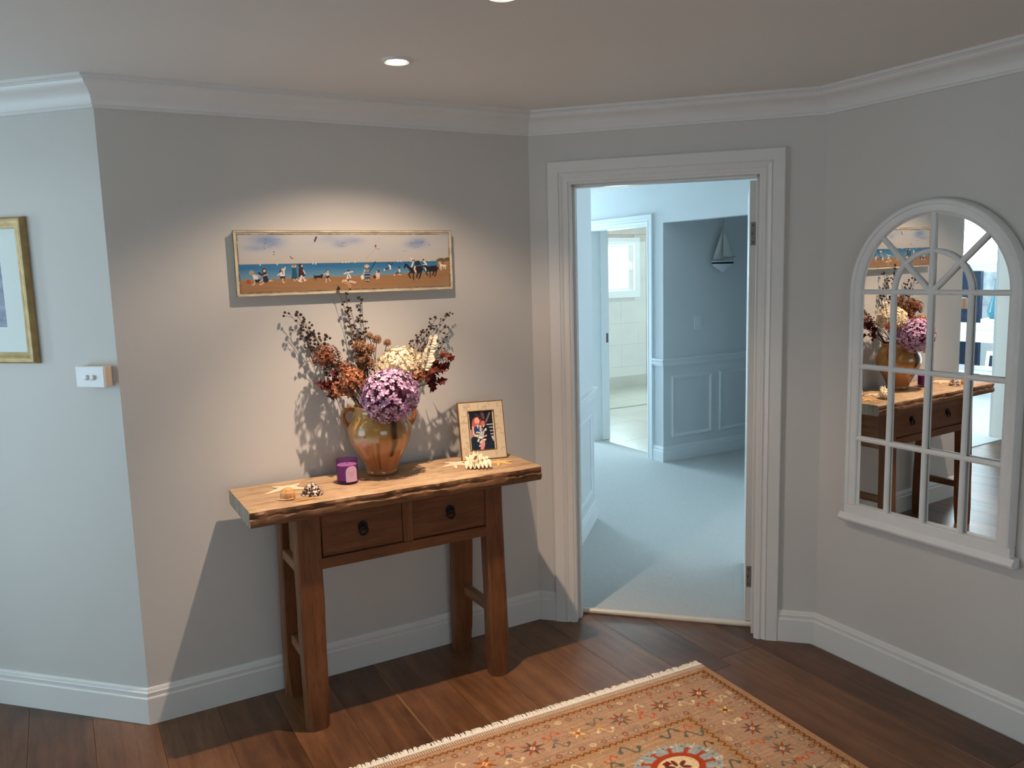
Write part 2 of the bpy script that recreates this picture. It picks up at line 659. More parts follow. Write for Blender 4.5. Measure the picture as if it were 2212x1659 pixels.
SAPW = wood('pale_sapwood', (0.13, 0.062, 0.024), (0.19, 0.10, 0.042), (0.24, 0.13, 0.06), axis='y', rough=0.35, grain=0.8, bump=0.03, knots=0.1)
b = MB()
b.prism([(-0.8612, -0.10), (-0.8535, -0.10), (-0.8535, -0.95), (-0.8665, -0.95)], lambda a_, c_, d_: (a_, c_, d_), -0.004, 0.0004)
tag(b.build('sapwood_streak', SAPW, fl), 'pale sapwood streak along one plank')

# ------------------------------------------------------------------ bedroom doorway in the angled wall
D3, N3 = HALL.d(3), HALL.nrm(3)


def bpt(t, off, z):
    q = HALL.pt(3, t, off)
    return (q.x, q.y, z)


door1 = thing('door_1', bpt(0.5 * (DOOR_T0 + DOOR_T1), 0, 0), None, None)
struct(door1, 'white door frame with moulded casing leading to the bedroom')


def rect_casing(name, fn, t0, t1, zt, prof, m, parent, back=0.0, sill=False, z0=0.0):
    """moulded casing around an opening: prof is (distance outward from opening, projection)"""
    rings = []
    path = [(t0, z0, -1, 0), (t0, zt, -1, 1), (t1, zt, 1, 1), (t1, z0, 1, 0)]
    for (t, z, sx, sz) in path:
        rings.append([fn(t + sx * w_, p_, z + sz * w_) for w_, p_ in prof])
    b = MB()
    b.sweep(rings)
    return b.build(name, m, parent, smooth=True, angle=25)


ARCH = [(0.0, -0.002), (0.0, 0.009), (0.010, 0.012), (0.011, 0.015), (0.018, 0.017), (0.026, 0.016), (0.027, 0.013), (0.034, 0.013), (0.040, 0.017),
        (0.046, 0.020), (0.048, 0.020), (0.049, 0.017), (0.052, 0.017), (0.053, 0.021), (ARW - 0.004, 0.021), (ARW, 0.018), (ARW, -0.002)]
rect_casing('door_casing', lambda t, o, z: bpt(t, o, z), DOOR_T0, DOOR_T1, 2.04, ARCH, TRIM, door1)
rect_casing('door_casing', lambda t, o, z: bpt(t, -BTH - o, z), DOOR_T0, DOOR_T1, 2.04, ARCH, BEDTRIM, door1)
b = MB()
OB = -BTH - 0.002
for (ta, tb, za, zb) in ((DOOR_T0 - 0.02, DOOR_T0, 0, 2.04), (DOOR_T1, DOOR_T1 + 0.02, 0, 2.04), (DOOR_T0 - 0.02, DOOR_T1 + 0.02, 2.04, 2.06)):
    b.hexa([bpt(t, o, z) for z in (za, zb) for t, o in ((ta, 0.004), (tb, 0.004), (tb, OB), (ta, OB))])
b.build('jamb', TRIM, door1, bevel=0.001, seg=1)
b = MB()   # door stop
for (ta, tb, za, zb) in ((DOOR_T0, DOOR_T0 + 0.011, 0, 2.04), (DOOR_T1 - 0.011, DOOR_T1, 0, 2.04), (DOOR_T0, DOOR_T1, 2.029, 2.04)):
    b.hexa([bpt(t, o, z) for z in (za, zb) for t, o in ((ta, -0.035), (tb, -0.035), (tb, -0.082), (ta, -0.082))])
b.build('door_stop', TRIM, door1, bevel=0.001, seg=1)
LT0, LT1 = DOOR_T1 - 0.038, DOOR_T1 - 0.002        # open door leaf standing square to the wall on its hinges
b = MB()
b.hexa([bpt(t_, o_, z_) for z_ in (0.018, 2.028) for t_, o_ in ((LT0, -0.130), (LT1, -0.130), (LT1, -0.925), (LT0, -0.925))])
leaf1 = b.build('door_leaf', TRIM, door1, bevel=0.002)
for zc in (1.800, 0.235):
    b = MB()
    b.hexa([bpt(t_, o_, z_) for z_ in (zc - 0.05, zc + 0.05) for t_, o_ in ((LT0 + 0.006, -0.1275), (LT1 - 0.001, -0.1275), (LT1 - 0.001, -0.131), (LT0 + 0.006, -0.131))])
    b.tube([bpt(DOOR_T1 - 0.003, -0.1255, zc - 0.05), bpt(DOOR_T1 - 0.003, -0.1255, zc + 0.05)], 0.005, 8)
    h = b.build('hinge', STEEL, leaf1)
    tag(h, 'grey steel hinge')
    for dz, dd in ((0.036, 0.016), (0.0, 0.012), (-0.036, 0.016)):
        b = MB()
        c = Vector(bpt(LT0 + dd, -0.1275, zc + dz))
        b.tube([c, c + Vector((N3.x, N3.y, 0)) * 0.0012], 0.0042, 8)
        b.build('hinge_screw', SCREW, leaf1)

# rounded cream threshold strip
b = MB()
b.tube([bpt(DOOR_T0 + 0.0, -0.115, 0.008), bpt(DOOR_T1 - 0.0, -0.115, 0.008)], 0.0135, 12)
struct(b.build('trim_8', CREAMP, None, smooth=True), 'rounded cream strip along the bedroom threshold')

# ------------------------------------------------------------------ bedroom beyond the doorway
q0 = BTH * S2
BED = Plan([(q0, q0), (1.128, 1.128), (1.128, 5.9), (2.539, 5.9), (2.539, 2.107), (4.6, 2.107), (4.6, 0.9), (2.539, 0.9), (2.539, -0.9), (0.9 + 2 * q0, -0.9)])
struct(BED.wall('wall_bedroom_left', 0, BEDWALL), 'pale panelled wall just inside the bedroom on the left')
BED.wall('wall_bedroom_west', 1, BEDWALL)
BED.wall('wall_bedroom_north', 2, BEDWALL, holes=[(0.27, 1.37, 0.25, 2.2)])
BDT0, BDT1 = 5.9 - 3.16, 5.9 - 2.307
wb = struct(BED.wall('wall_bedroom_east', 3, BEDWALL, th=0.12, holes=[(BDT0 - 0.02, BDT1 + 0.02, 0, 2.06)]), 'pale wall with the bathroom doorway')
wp = struct(BED.wall('wall_passage', 4, BEDWALL), 'shaded panelled wall of the passage behind the hanging boat')
BED.wall('wall_passage_end', 5, BEDWALL)
BED.wall('wall_passage_south', 6, BEDWALL)
BED.wall('wall_bedroom_side', 7, BEDWALL, holes=[(0.2, 1.6, 0.6, 2.1)])
BED.wall('wall_bedroom_south', 8, BEDWALL)
struct(MB().box(2.539, 2.64, 0.9, 2.107, 2.033, HC).build('wall_bulkhead', BEDWALL), 'lowered header over the passage opening')
# carpet (bedroom + passage)
cy = 0.149 / S2
b = MB()
P = [(q0 - 0.0, q0), (1.128, 1.128), (1.128, 5.9), (2.658, 5.9), (2.658, 2.107), (4.6, 2.107), (4.6, 0.9), (2.6, 0.9), (2.539, -0.9), (0.9 + 2 * q0, -0.9)]
b.prism(P, lambda a, c, d: (a, c, d), -0.012, 0.010)
struct(b.build('floor_bedroom', CARPET), 'pale carpet')
# carpet edge inside the doorway
b = MB()
e0, e1 = bpt(DOOR_T0, -0.128, 0), bpt(DOOR_T1, -0.128, 0)
f0, f1 = bpt(DOOR_T0, -0.02 - BTH, 0), bpt(DOOR_T1, -0.02 - BTH, 0)

DADO = [(-0.002, 0.835), (0.010, 0.835), (0.012, 0.845), (0.020, 0.852), (0.022, 0.862), (0.016, 0.868), (0.018, 0.876), (0.030, 0.882), (0.034, 0.890), (0.030, 0.898), (-0.002, 0.900)]
BASE2 = [(o, z if z < 0.05 else z) for o, z in BASE]
for i, kw in ((0, {}), (1, {}), (2, {}), (4, {}), (5, {}), (6, {}), (7, {}), (8, {})):
    BED.run('baseboard_bedroom', i, BASE2, BEDTRIM)
BED.run('baseboard_bedroom', 3, BASE2, BEDTRIM, BDT1 + 0.075, None)
BED.run('baseboard_bedroom', 3, BASE2, BEDTRIM, None, BDT0 - 0.1)
BED.run('baseboard_bedroom', 9, BASE2, BEDTRIM, None, BED.length(9) - DOOR_T1 - ARW - 0.09)
BED.run('trim_9', 0, DADO, BEDTRIM)
BED.run('trim_10', 1, DADO, BEDTRIM)
BED.run('trim_11', 3, DADO, BEDTRIM, BDT1 + 0.075, None)
BED.run('trim_12', 4, DADO, BEDTRIM)
BED.run('trim_13', 7, DADO, BEDTRIM)


def panel_mould(plan, i, t0, t1, z0, z1, parent):
    pr = [(0.0, -0.001), (0.0, 0.006), (0.006, 0.012), (0.014, 0.012), (0.018, 0.008), (0.030, 0.004), (0.030, -0.001)]
    rings = []
    for (t, z, a, c) in ((t0, z0, 1, 1), (t0, z1, 1, -1), (t1, z1, -1, -1), (t1, z0, -1, 1), (t0, z0, 1, 1)):
        rr = []
        for w_, o in pr:
            q = plan.pt(i, t + a * w_, o)
            rr.append((q.x, q.y, z + c * w_))
        rings.append(rr)
    b = MB()
    b.sweep(rings)
    b.f = b.f[:-2]
    return b.build('panel_moulding', BEDTRIM, parent, smooth=True, angle=25)


wl = bpy.data.objects['wall_bedroom_left']
panel_mould(BED, 0, 0.20, 0.72, 0.213, 0.748, wl)
panel_mould(BED, 0, 0.82, 1.36, 0.213, 0.748, wl)
for k in range(3):
    a = 0.09 + k * 0.546
    panel_mould(BED, 4, a, a + 0.455, 0.213, 0.748, wp)

# light switch plate in the passage
t = thing('light_switch', (2.916, 2.107, 1.187), 'small white switch plate on the shaded passage wall', 'switch')
b = MB()
b.box(2.881, 2.951, 2.0985, 2.108, 1.130, 1.244)
b.build('plate', PLASTIC, t, bevel=0.003)
b = MB()
b.box(2.909, 2.923, 2.093, 2.099, 1.176, 1.198)
b.build('rocker', PLASTIC, t, bevel=0.0015)

# bathroom doorway frame
door2 = struct(thing('door_2', (2.539, 2.73, 0), None, None), 'white bathroom door frame with an open sliding door')


def wpt(yy, off, z):
    return (2.539 - off, yy, z)


Y0, Y1 = 2.307, 3.16
ARC2 = [(w_ * 0.075 / ARW, p_) for w_, p_ in ARCH]
rect_casing('door_casing', lambda tt, o, z: wpt(tt, o, z), Y0, Y1, 2.04, ARC2, BEDTRIM, door2)
b = MB()
for (ya, yb, za, zb) in ((Y0 - 0.02, Y0, 0, 2.04), (Y1, Y1 + 0.02, 0, 2.04), (Y0 - 0.02, Y1 + 0.02, 2.02, 2.06)):
    b.box(2.537, 2.664, ya, yb, za, zb)
b.build('jamb', BEDTRIM, door2, bevel=0.001, seg=1)
b = MB()
b.box(2.648, 2.735, Y1 - 0.02, Y1 + 0.9, 0.012, 2.03)
dl = b.build('door_leaf', BEDTRIM, door2, bevel=0.002)
b = MB()
b.box(2.700, 2.722, Y1 - 0.0225, Y1 - 0.019, 0.965, 1.055)
b.build('latch', SCREW, dl)

# ------------------------------------------------------------------ bathroom
BATH = Plan([(2.66, 2.207), (2.66, 5.9), (6.2, 5.9), (6.2, 2.207)])
wbk = struct(BATH.wall('wall_bathroom', 1, GROUT, holes=[(4.42 - 2.66, 5.22 - 2.66, 1.33, 2.03)]), 'tiled bathroom wall with a small window')
BATH.wall('wall_bathroom_east', 2, BEDWALL)
fb = struct(MB().box(2.60, 6.2, 2.2, 5.9, -0.03, 0.0).build('floor_bathroom', GROUT), 'cream tiled bathroom floor')
for ix in range(4):
    for iy, (ya, yb) in enumerate(((2.207, 3.0), (3.0, 3.78), (3.78, 4.54), (4.54, 5.22), (5.22, 5.9))):
        xa = 2.66 + ix * 0.9 - (0.0)
        MB().box(xa + 0.002, min(xa + 0.9, 6.2) - 0.002, ya + 0.002, yb - 0.002, 0.0, 0.008).build('floor_tile', TILE_F, fb, bevel=0.001, seg=1)
rows = [0.008, 0.305, 0.615, 0.915, 1.22, 1.525, 1.83, 2.135, 2.35]
for r in range(len(rows) - 1):
    off = 0.26 if r % 3 == 2 else (-0.34 + 0.3 * (r % 2))
    xx = 3.2 + off
    while xx < 6.2:
        xa, xb = max(xx, 3.2), min(xx + 0.9, 6.198)
        za, zb = rows[r] + 0.001, rows[r + 1] - 0.001
        xx += 0.9
        segs = [(xa, xb)]
        if zb > 1.30 and za < 2.06:
            segs = []
            if xa < 4.45:
                segs.append((xa, min(xb, 4.45)))
            if xb > 5.19:
                segs.append((max(xa, 5.19), xb))
        for (sa, sb) in segs:
            if sb - sa > 0.03:
                MB().box(sa + 0.001, sb - 0.001, 5.890, 5.901, za, zb).build('tile', TILE_W, wbk, bevel=0.001, seg=1)

win1 = struct(thing('window_1', (4.82, 5.9, 1.27), None, None), 'small white framed bathroom window with daylight behind frosted glass')
b = MB()
pr = [(0.0, -0.004), (0.0, 0.022), (0.088, 0.026), (0.095, 0.022), (0.095, -0.004)]
rings = []
for (xx, zz, a, c) in ((4.455, 1.365, -1, -1), (4.455, 1.995, -1, 1), (5.185, 1.995, 1, 1), (5.185, 1.365, 1, -1), (4.455, 1.365, -1, -1)):
    rings.append([(xx + a * w_, 5.89 - o, zz + c * w_) for w_, o in pr])
b.sweep(rings)
b.f = b.f[:-2]
b.build('window_casing', BEDTRIM, win1)
b = MB()
for (xa, xb, za, zb) in ((4.45, 4.50, 1.36, 2.0), (5.10, 5.19, 1.36, 2.0), (4.5, 5.10, 1.36, 1.405), (4.5, 5.10, 1.965, 2.0)):
    b.box(xa, xb, 5.90, 5.96, za, zb)
fr = b.build('window_sash', TRIM, win1, bevel=0.002)
MB().box(4.49, 5.11, 5.93, 5.936, 1.395, 1.98).build('pane', GLASS, win1)
b = MB()
b.tube([(5.135, 5.893, 1.66), (5.135, 5.87, 1.66), (5.135, 5.865, 1.70), (5.12, 5.868, 1.76)], 0.010, 8)
b.build('window_handle', PLASTIC, win1, smooth=True)

t = thing('shower_screen', (3.5, 4.545, 0), 'frameless clear glass shower screen standing on the bathroom floor', 'shower screen')
MB().box(2.67, 4.32, 4.540, 4.550, 0.02, 1.98).build('pane', CRYST, t)
MB().box(2.67, 4.32, 4.538, 4.552, 0.008, 0.020).build('channel', mat('satin_aluminium', (0.55, 0.55, 0.52), 0.4, var=0.02), t)

# bedroom window (gives the daylight, out of view behind the left wall)
win2 = struct(thing('window_2', (1.95, 5.9, 0.25), None, None), 'tall bedroom window')
b = MB()
for (xa, xb, za, zb) in ((1.398, 1.45, 0.25, 2.2), (2.446, 2.498, 0.25, 2.2), (1.45, 2.446, 0.25, 0.31), (1.45, 2.446, 2.14, 2.2)):
    b.box(xa, xb, 5.91, 5.97, za, zb)
b.build('window_frame', BEDTRIM, win2)
MB().box(1.44, 2.456, 5.94, 5.946, 0.3, 2.15).build('pane', GLASS, win2)

added_win5 = struct(thing('added_window_5', (2.539, 0.0, 0.6), None, None), 'bedroom side window added to light the left wall')  # unseen window, put in for the bedroom fill lamp
b = MB()
for (ya, yb, za, zb) in ((-0.7, -0.65, 0.6, 2.1), (0.65, 0.7, 0.6, 2.1), (-0.65, 0.65, 0.6, 0.66), (-0.65, 0.65, 2.04, 2.1)):
    b.box(2.55, 2.61, ya, yb, za, zb)
b.build('window_frame', BEDTRIM, added_win5)
MB().box(2.58, 2.586, -0.66, 0.66, 0.65, 2.05).build('pane', GLASS, added_win5)

# hanging model yacht in the passage
HULLW = mat('hull_white', (0.66, 0.71, 0.74), 0.4, var=0.02)
HULLN = mat('hull_navy_band', (0.004, 0.008, 0.02), 0.35, var=0.05)
SAIL = mat('cream_sail', (0.60, 0.62, 0.58), 0.8, var=0.03, bump=0.05)
BOATW = mat('pale_spar_wood', (0.36, 0.35, 0.31), 0.6, var=0.1)
TWINE = mat('twine', (0.25, 0.25, 0.23), 0.8, var=0.1)
bx, by = 3.134, 2.03
yacht = thing('model_yacht', (bx, by, 1.62), 'white model sailing yacht with navy stripe hanging in the passage', 'model boat')


def hull(z_levels, n=17):
    rings = []
    for (z, hl, hb) in z_levels:
        ring = []
        for k in range(2 * n):
            g = 2 * math.pi * k / (2 * n)
            cx_ = math.cos(g)
            ring.append((bx + hl * cx_, by + hb * math.sin(g) * (1 - 0.35 * max(0, cx_) ** 2), z))
        rings.append(ring)
    b_ = MB()
    b_.sweep(rings)
    return b_


hull([(1.612, 0.012, 0.004), (1.626, 0.030, 0.007), (1.636, 0.045, 0.010), (1.648, 0.075, 0.018), (1.668, 0.112, 0.026), (1.684, 0.122, 0.030)]).build('hull', HULLW, yacht, smooth=True)
hull([(1.684, 0.1235, 0.0305), (1.700, 0.126, 0.032)]).build('hull_band', HULLN, yacht, smooth=True)
hull([(1.700, 0.127, 0.0325), (1.708, 0.129, 0.033)]).build('gunwale', HULLW, yacht, smooth=True)
b = MB()
b.tube([(bx - 0.012, by, 1.70), (bx + 0.002, by, 2.035)], 0.0035, 6)
b.build('mast', BOATW, yacht)
b = MB()
b.tube([(bx - 0.01, by, 1.738), (bx + 0.145, by, 1.742)], 0.006, 6)
b.build('boom', BOATW, yacht)


def sail(pts, nm):
    b_ = MB()
    n = 8
    A_, B_, C_ = [Vector(p) for p in pts]
    idx = {}
    for side in (0, 1):
        for i in range(n + 1):
            for j in range(n + 1 - i):
                u, v = i / n, j / n
                P_ = A_ * (1 - u - v) + B_ * u + C_ * v
                P_ = P_ + Vector((0, -0.018 * 27 * u * v * (1 - u - v) + side * 0.0012, 0))
                idx[(side, i, j)] = len(b_.v)
                b_.v.append(tuple(P_))
        for i in range(n):
            for j in range(n - i):
                b_.f.append((idx[(side, i, j)], idx[(side, i + 1, j)], idx[(side, i, j + 1)]))
                if i + j < n - 1:
                    b_.f.append((idx[(side, i + 1, j)], idx[(side, i + 1, j + 1)], idx[(side, i, j + 1)]))
    b_.build(nm, SAIL, yacht, smooth=True)


sail([(bx + 0.002, by, 1.748), (bx + 0.14, by, 1.748), (bx + 0.008, by, 2.02)], 'mainsail')
sail([(bx - 0.118, by, 1.72), (bx - 0.016, by, 1.73), (bx - 0.004, by, 1.99)], 'jib')
b = MB()
b.tube([(bx + 0.002, by, 2.03), (bx + 0.002, by, HC)], 0.0025, 5)
b.tube([(bx - 0.125, by, 1.712), (bx - 0.002, by, 1.995)], 0.0012, 4)
b.tube([(bx + 0.125, by, 1.712), (bx + 0.002, by, 2.03)], 0.0012, 4)
b.build('rigging', TWINE, yacht)
b = MB()
b.ball((bx + 0.002, by, 2.036), 0.007)
b.build('mast_cap', TWINE, yacht)

# ------------------------------------------------------------------ study seen in the mirror through the far doorway
STUDYW = mat('study_white_wall', (0.80, 0.83, 0.84), 0.6, var=0.01)
STUDYF = mat('study_pale_carpet', (0.68, 0.70, 0.70), 0.95, var=0.06, scale=150, bump=0.4, bscale=400)
ST = Plan([(-7.0, 0.79), (-7.0, 3.6), (-2.2, 3.6), (-2.2, 0.79)])
struct(ST.wall('wall_study_west', 0, STUDYW, holes=[(0.95, 2.35, 1.45, 2.25)]))
ST.wall('wall_study_north', 1, STUDYW, holes=[(2.4, 3.8, 0.6, 2.15)])
ST.wall('wall_study_east', 2, STUDYW)
struct(MB().box(-7.0, -3.85, 0.69, 0.79, -0.03, HC).build('wall_study_south', STUDYW))
struct(MB().box(-7.0, -2.2, 0.692, 3.6, -0.03, 0.006).build('floor_study', STUDYF))
win3 = struct(thing('window_3', (-7.0, 2.4, 1.45), None, None), 'study window seen in the mirror')
b = MB()
for (ya, yb, za, zb) in ((1.74, 1.80, 1.45, 2.25), (3.08, 3.14, 1.45, 2.25), (1.8, 3.08, 1.45, 1.5), (1.8, 3.08, 2.2, 2.25)):
    b.box(-7.07, -7.01, ya, yb, za, zb)
b.build('window_frame', BEDTRIM, win3)
MB().box(-7.05, -7.044, 1.79, 3.09, 1.49, 2.21).build('pane', GLASS, win3)
door3 = struct(thing('door_3', (-3.7, 0.74, 0), None, None), 'white study door standing open, seen in the mirror')


def spt(tt, o, z):
    q = HALL.pt(0, tt, o)
    return (q.x, q.y, z)


rect_casing('door_casing', spt, SD0, SD1, 2.04, ARC2, TRIM, door3)
b = MB()
for (ta, tb, za, zb) in ((SD0 - 0.005, SD0 + 0.015, 0, 2.04), (SD1 - 0.015, SD1 + 0.005, 0, 2.04), (SD0, SD1, 2.02, 2.045)):
    b.hexa([spt(tt, o, z) for z in (za, zb) for tt, o in ((ta, 0.002), (tb, 0.002), (tb, -0.102), (ta, -0.102))])
b.build('jamb', TRIM, door3)
hx, hy = -3.69, 0.80
dv = Vector((-0.60, 0.255, 0)).normalized()
dn = Vector((dv.y, -dv.x, 0))
b = MB()
c0 = Vector((hx, hy, 1.02)) + dv * 0.345
b.obox(c0, dv, dn, (0, 0, 1), 0.345, 0.018, 1.005)
leaf = b.build('door_leaf', STUDYW, door3, bevel=0.002)
b = MB()
hp = Vector((hx, hy, 1.0)) + dv * 0.62
for s in (1, -1):
    b.tube([hp + dn * 0.018 * s, hp + dn * 0.055 * s, hp + dn * 0.058 * s - dv * 0.11], 0.009, 8)
b.build('door_handle', STEEL, leaf, smooth=True)

WHITEF = mat('white_lacquer', (0.80, 0.82, 0.83), 0.35, var=0.01)
desk = thing('console_desk', (-5.75, 2.0, 0), 'white console with lower shelf seen in the mirror beyond the far doorway', 'table')
dx0, dx1, dy0, dy1 = -6.05, -5.55, 1.55, 2.75
MB().box(dx0, dx1, dy0, dy1, 0.79, 0.82).build('tabletop', WHITEF, desk, bevel=0.003)
MB().box(dx0 + 0.03, dx1 - 0.03, dy0 + 0.03, dy1 - 0.03, 0.64, 0.79).build('apron', WHITEF, desk)
for (xx, yy) in ((dx0 + 0.05, dy0 + 0.05), (dx1 - 0.05, dy0 + 0.05), (dx0 + 0.05, dy1 - 0.05), (dx1 - 0.05, dy1 - 0.05)):
    MB().box(xx - 0.03, xx + 0.03, yy - 0.03, yy + 0.03, 0.006, 0.64).build('leg', WHITEF, desk)
MB().box(dx0 + 0.02, dx1 - 0.02, dy0 + 0.02, dy1 - 0.02, 0.28, 0.31).build('shelf', WHITEF, desk)
o = MB().box(-6.32, -6.24, 2.36, 3.2, 0.006, 1.43).build('navy_screen', NAVY, None, bevel=0.01)
tag(o, 'navy blue upright fabric panel behind the white console, seen in the mirror', 'screen')
VASEB = mat('blue_glass', (0.06, 0.22, 0.30), 0.1, var=0.05)
o = MB().lathe([(0.045, 0), (0.07, 0.03), (0.075, 0.09), (0.06, 0.16), (0.032, 0.24), (0.016, 0.32), (0.012, 0.42), (0.016, 0.45)], (-5.78, 1.93, 0.90), 24).build('glass_vase', VASEB, None, smooth=True)
tag(o, 'tall blue teardrop glass vase on a white block, seen in the mirror', 'vase')
o = MB().box(-5.88, -5.68, 1.83, 2.03, 0.82, 0.90).build('display_block', WHITEF, None, bevel=0.004)
tag(o, 'small white block under the blue vase, seen in the mirror', 'block')
pf = thing('framed_photo', (-5.62, 1.85, 0.31), 'small white framed photo on the lower shelf of the mirrored console', 'picture')
MB().obox((-5.63, 1.83, 0.43), (0, 1, 0), (1, 0, 0.15), (-0.15, 0, 1), 0.09, 0.01, 0.11).build('frame', WHITEF, pf)
MB().obox((-5.615, 1.83, 0.433), (0, 1, 0), (1, 0, 0.15), (-0.15, 0, 1), 0.045, 0.004, 0.06).build('print', NAVY, pf)
ap = thing('wall_print', (-6.98, 2.3, 1.0), 'pale floral print on the study wall, seen in the mirror', 'picture')
ARTM = mat('pale_floral_wash', (0.62, 0.68, 0.72), 0.6, var=0.35, scale=9)
MB().box(-6.999, -6.98, 2.50, 2.84, 0.98, 1.41).build('frame', WHITEF, ap)
MB().box(-6.985, -6.975, 2.52, 2.82, 1.0, 1.39).build('print', ARTM, ap)

added_win6 = struct(thing('added_window_6', (-3.9, 3.6, 0.6), None, None), 'study side window added to light the open door')  # unseen opening added so the fill lamp reaches the door leaf
b = MB()
for (xa, xb, za, zb) in ((-4.6, -4.55, 0.6, 2.15), (-3.25, -3.2, 0.6, 2.15), (-4.55, -3.25, 0.6, 0.66), (-4.55, -3.25, 2.09, 2.15)):
    b.box(xa, xb, 3.61, 3.67, za, zb)
b.build('window_frame', BEDTRIM, added_win6)
MB().box(-4.56, -3.24, 3.64, 3.646, 0.65, 2.1).build('pane', GLASS, added_win6)

added_win7 = struct(thing('added_window_7', (-1.6, -6, 0.45), None, None), 'wide window added behind the viewer for fill light')  # made-up window that lets the frontal fill in
b = MB()
for (xa, xb, za, zb) in ((-2.8, -2.75, 0.45, 2.15), (-0.45, -0.4, 0.45, 2.15), (-2.75, -0.45, 0.45, 0.51), (-2.75, -0.45, 2.09, 2.15), (-1.63, -1.57, 0.45, 2.15)):
    b.box(xa, xb, -6.07, -6.01, za, zb)
b.build('window_frame', TRIM, added_win7)
MB().box(-2.76, -0.44, -6.05, -6.044, 0.5, 2.1).build('pane', GLASS, added_win7)

# west window of the hall
win4 = struct(thing('window_4', (-3.85, -0.25, 0.3), None, None), 'wide hall window')
b = MB()
wy0, wy1 = -6 + 5.0, -6 + 6.5
for (ya, yb, za, zb) in ((wy0, wy0 + 0.05, 0.3, 2.15), (wy1 - 0.05, wy1, 0.3, 2.15), (wy0, wy1, 0.3, 0.36), (wy0, wy1, 2.09, 2.15), (-0.28, -0.22, 0.3, 2.15)):
    b.box(-3.92, -3.86, ya, yb, za, zb)
b.build('window_frame', TRIM, win4)
MB().box(-3.90, -3.894, wy0 + 0.04, wy1 - 0.04, 0.35, 2.1).build('pane', GLASS, win4)

# ------------------------------------------------------------------ downlights
LENS = emit('downlight_lens_glow', (1.0, 0.86, 0.68), 26)
for (lx, ly), lab, tx in ((DL1, 'lit round recessed downlight above the beach painting', 0.0), (DL2, 'lit round recessed downlight at the very top edge of the picture', 0.0)):
    t = thing('downlight', (lx, ly, HC), lab, 'light', 'recessed downlights')
    b = MB()
    prof = [(0.0365, -0.001), (0.0365, -0.006), (0.040, -0.0085), (0.046, -0.006), (0.050, -0.002), (0.050, 0.003), (0.0365, 0.003)]
    rings = [[(lx + r * math.cos(g), ly + r * math.sin(g), HC + z) for r, z in prof] for g in [2 * math.pi * k / 40 for k in range(41)]]
    b.sweep(rings)
    b.build('trim_ring', TRIM, t, smooth=True)
    b = MB()
    b.lathe([(0.0335, -0.0015), (0.0345, -0.005), (0.0358, -0.007), (0.0358, -0.001)], (lx, ly, HC), 32)
    b.build('gimbal', STEEL, t, smooth=True)
    b = MB()
    b.lathe([(0.0001, -0.0105), (0.018, -0.010), (0.0320, -0.0070), (0.0335, -0.0015)], (lx, ly, HC), 32)
    b.build('lens', LENS, t, smooth=True)

# ------------------------------------------------------------------ console table
ZT = 0.872
TX0, TX1, TY0, TY1 = -1.395, -0.230, -0.420, -0.050      # slab extent (front = TY0)
table = thing('console_table', (-0.81, -0.23, 0), 'rustic wooden console table with two drawers and a thick worn top', 'table')
rn = random.Random(3)


def smooth_noise(seed, n, lo, hi, step=1):
    r_ = random.Random(seed)
    k = [r_.uniform(lo, hi) for _ in range(n // step + 3)]
    out = []
    for i in range(n + 1):
        a, f_ = divmod(i / step, 1)
        f_ = f_ * f_ * (3 - 2 * f_)
        out.append(k[int(a)] * (1 - f_) + k[int(a) + 1] * f_)
    return out


NX = 150
fr_top = smooth_noise(1, NX, -0.004, 0.006, 7)
fr_fine = smooth_noise(2, NX, -0.004, 0.004, 2)
fr_bot = smooth_noise(4, NX, -0.003, 0.003, 9)
gouge = smooth_noise(9, NX, -0.012, 0.012, 4)
rings = []
for i in range(NX + 1):
    s = i / NX
    xx = TX0 + (TX1 - TX0) * s
    yf = TY0 - 0.012 * s
    yb = TY1 - 0.02 * s
    c = fr_top[i]
    f2 = fr_fine[i]
    gz = gouge[i]
    zt = ZT
    ed = 0.004 if 0 < i < NX else 0.009
    prof = [(yb, ZT - 0.058), (yb, zt - 0.006), (yb - 0.006, zt), (yb - 0.12, zt - 0.001), ((yb + yf) / 2, zt), (yf + 0.08, zt - 0.0005),
            (yf + 0.012 + c * 0.8, zt), (yf + 0.004 + c, zt - 0.004), (yf + 0.001 + f2 * 0.7 + c * 0.5, zt - 0.014), (yf + 0.004 + f2, zt - 0.024 + gz * 0.3),
            (yf - 0.001 + f2 * 0.4, zt - 0.032 + gz * 0.3), (yf + fr_bot[i], zt - 0.046), (yf + 0.003 + fr_bot[i], ZT - 0.056), (yf + 0.010, ZT - 0.060), (yf + 0.10, ZT - 0.060)]
    rings.append([(xx, y_, z_) for y_, z_ in prof])
b = MB()
b.sweep(rings)
top_o = b.build('tabletop', TOPW, table, smooth=True, angle=32)
top_o.data.materials.append(wood('aged_live_edge', (0.07, 0.027, 0.010), (0.17, 0.075, 0.030), (0.30, 0.155, 0.070), axis='x', rough=0.55, grain=1.3, bump=0.4, knots=0.5))
top_o.data.materials.append(wood('daylit_end_grain', (0.16, 0.12, 0.085), (0.30, 0.24, 0.18), (0.42, 0.36, 0.29), axis='z', rough=0.7, grain=1.5, bump=0.4, knots=0.4))  # end grain, with the cool daylight on it put into the grey
for pl_ in top_o.data.polygons:
    if len(pl_.vertices) > 4:
        pl_.material_index = 2
    elif pl_.center.z + 0.0 < ZT - 0.006 or pl_.normal.y < -0.55:
        pl_.material_index = 1


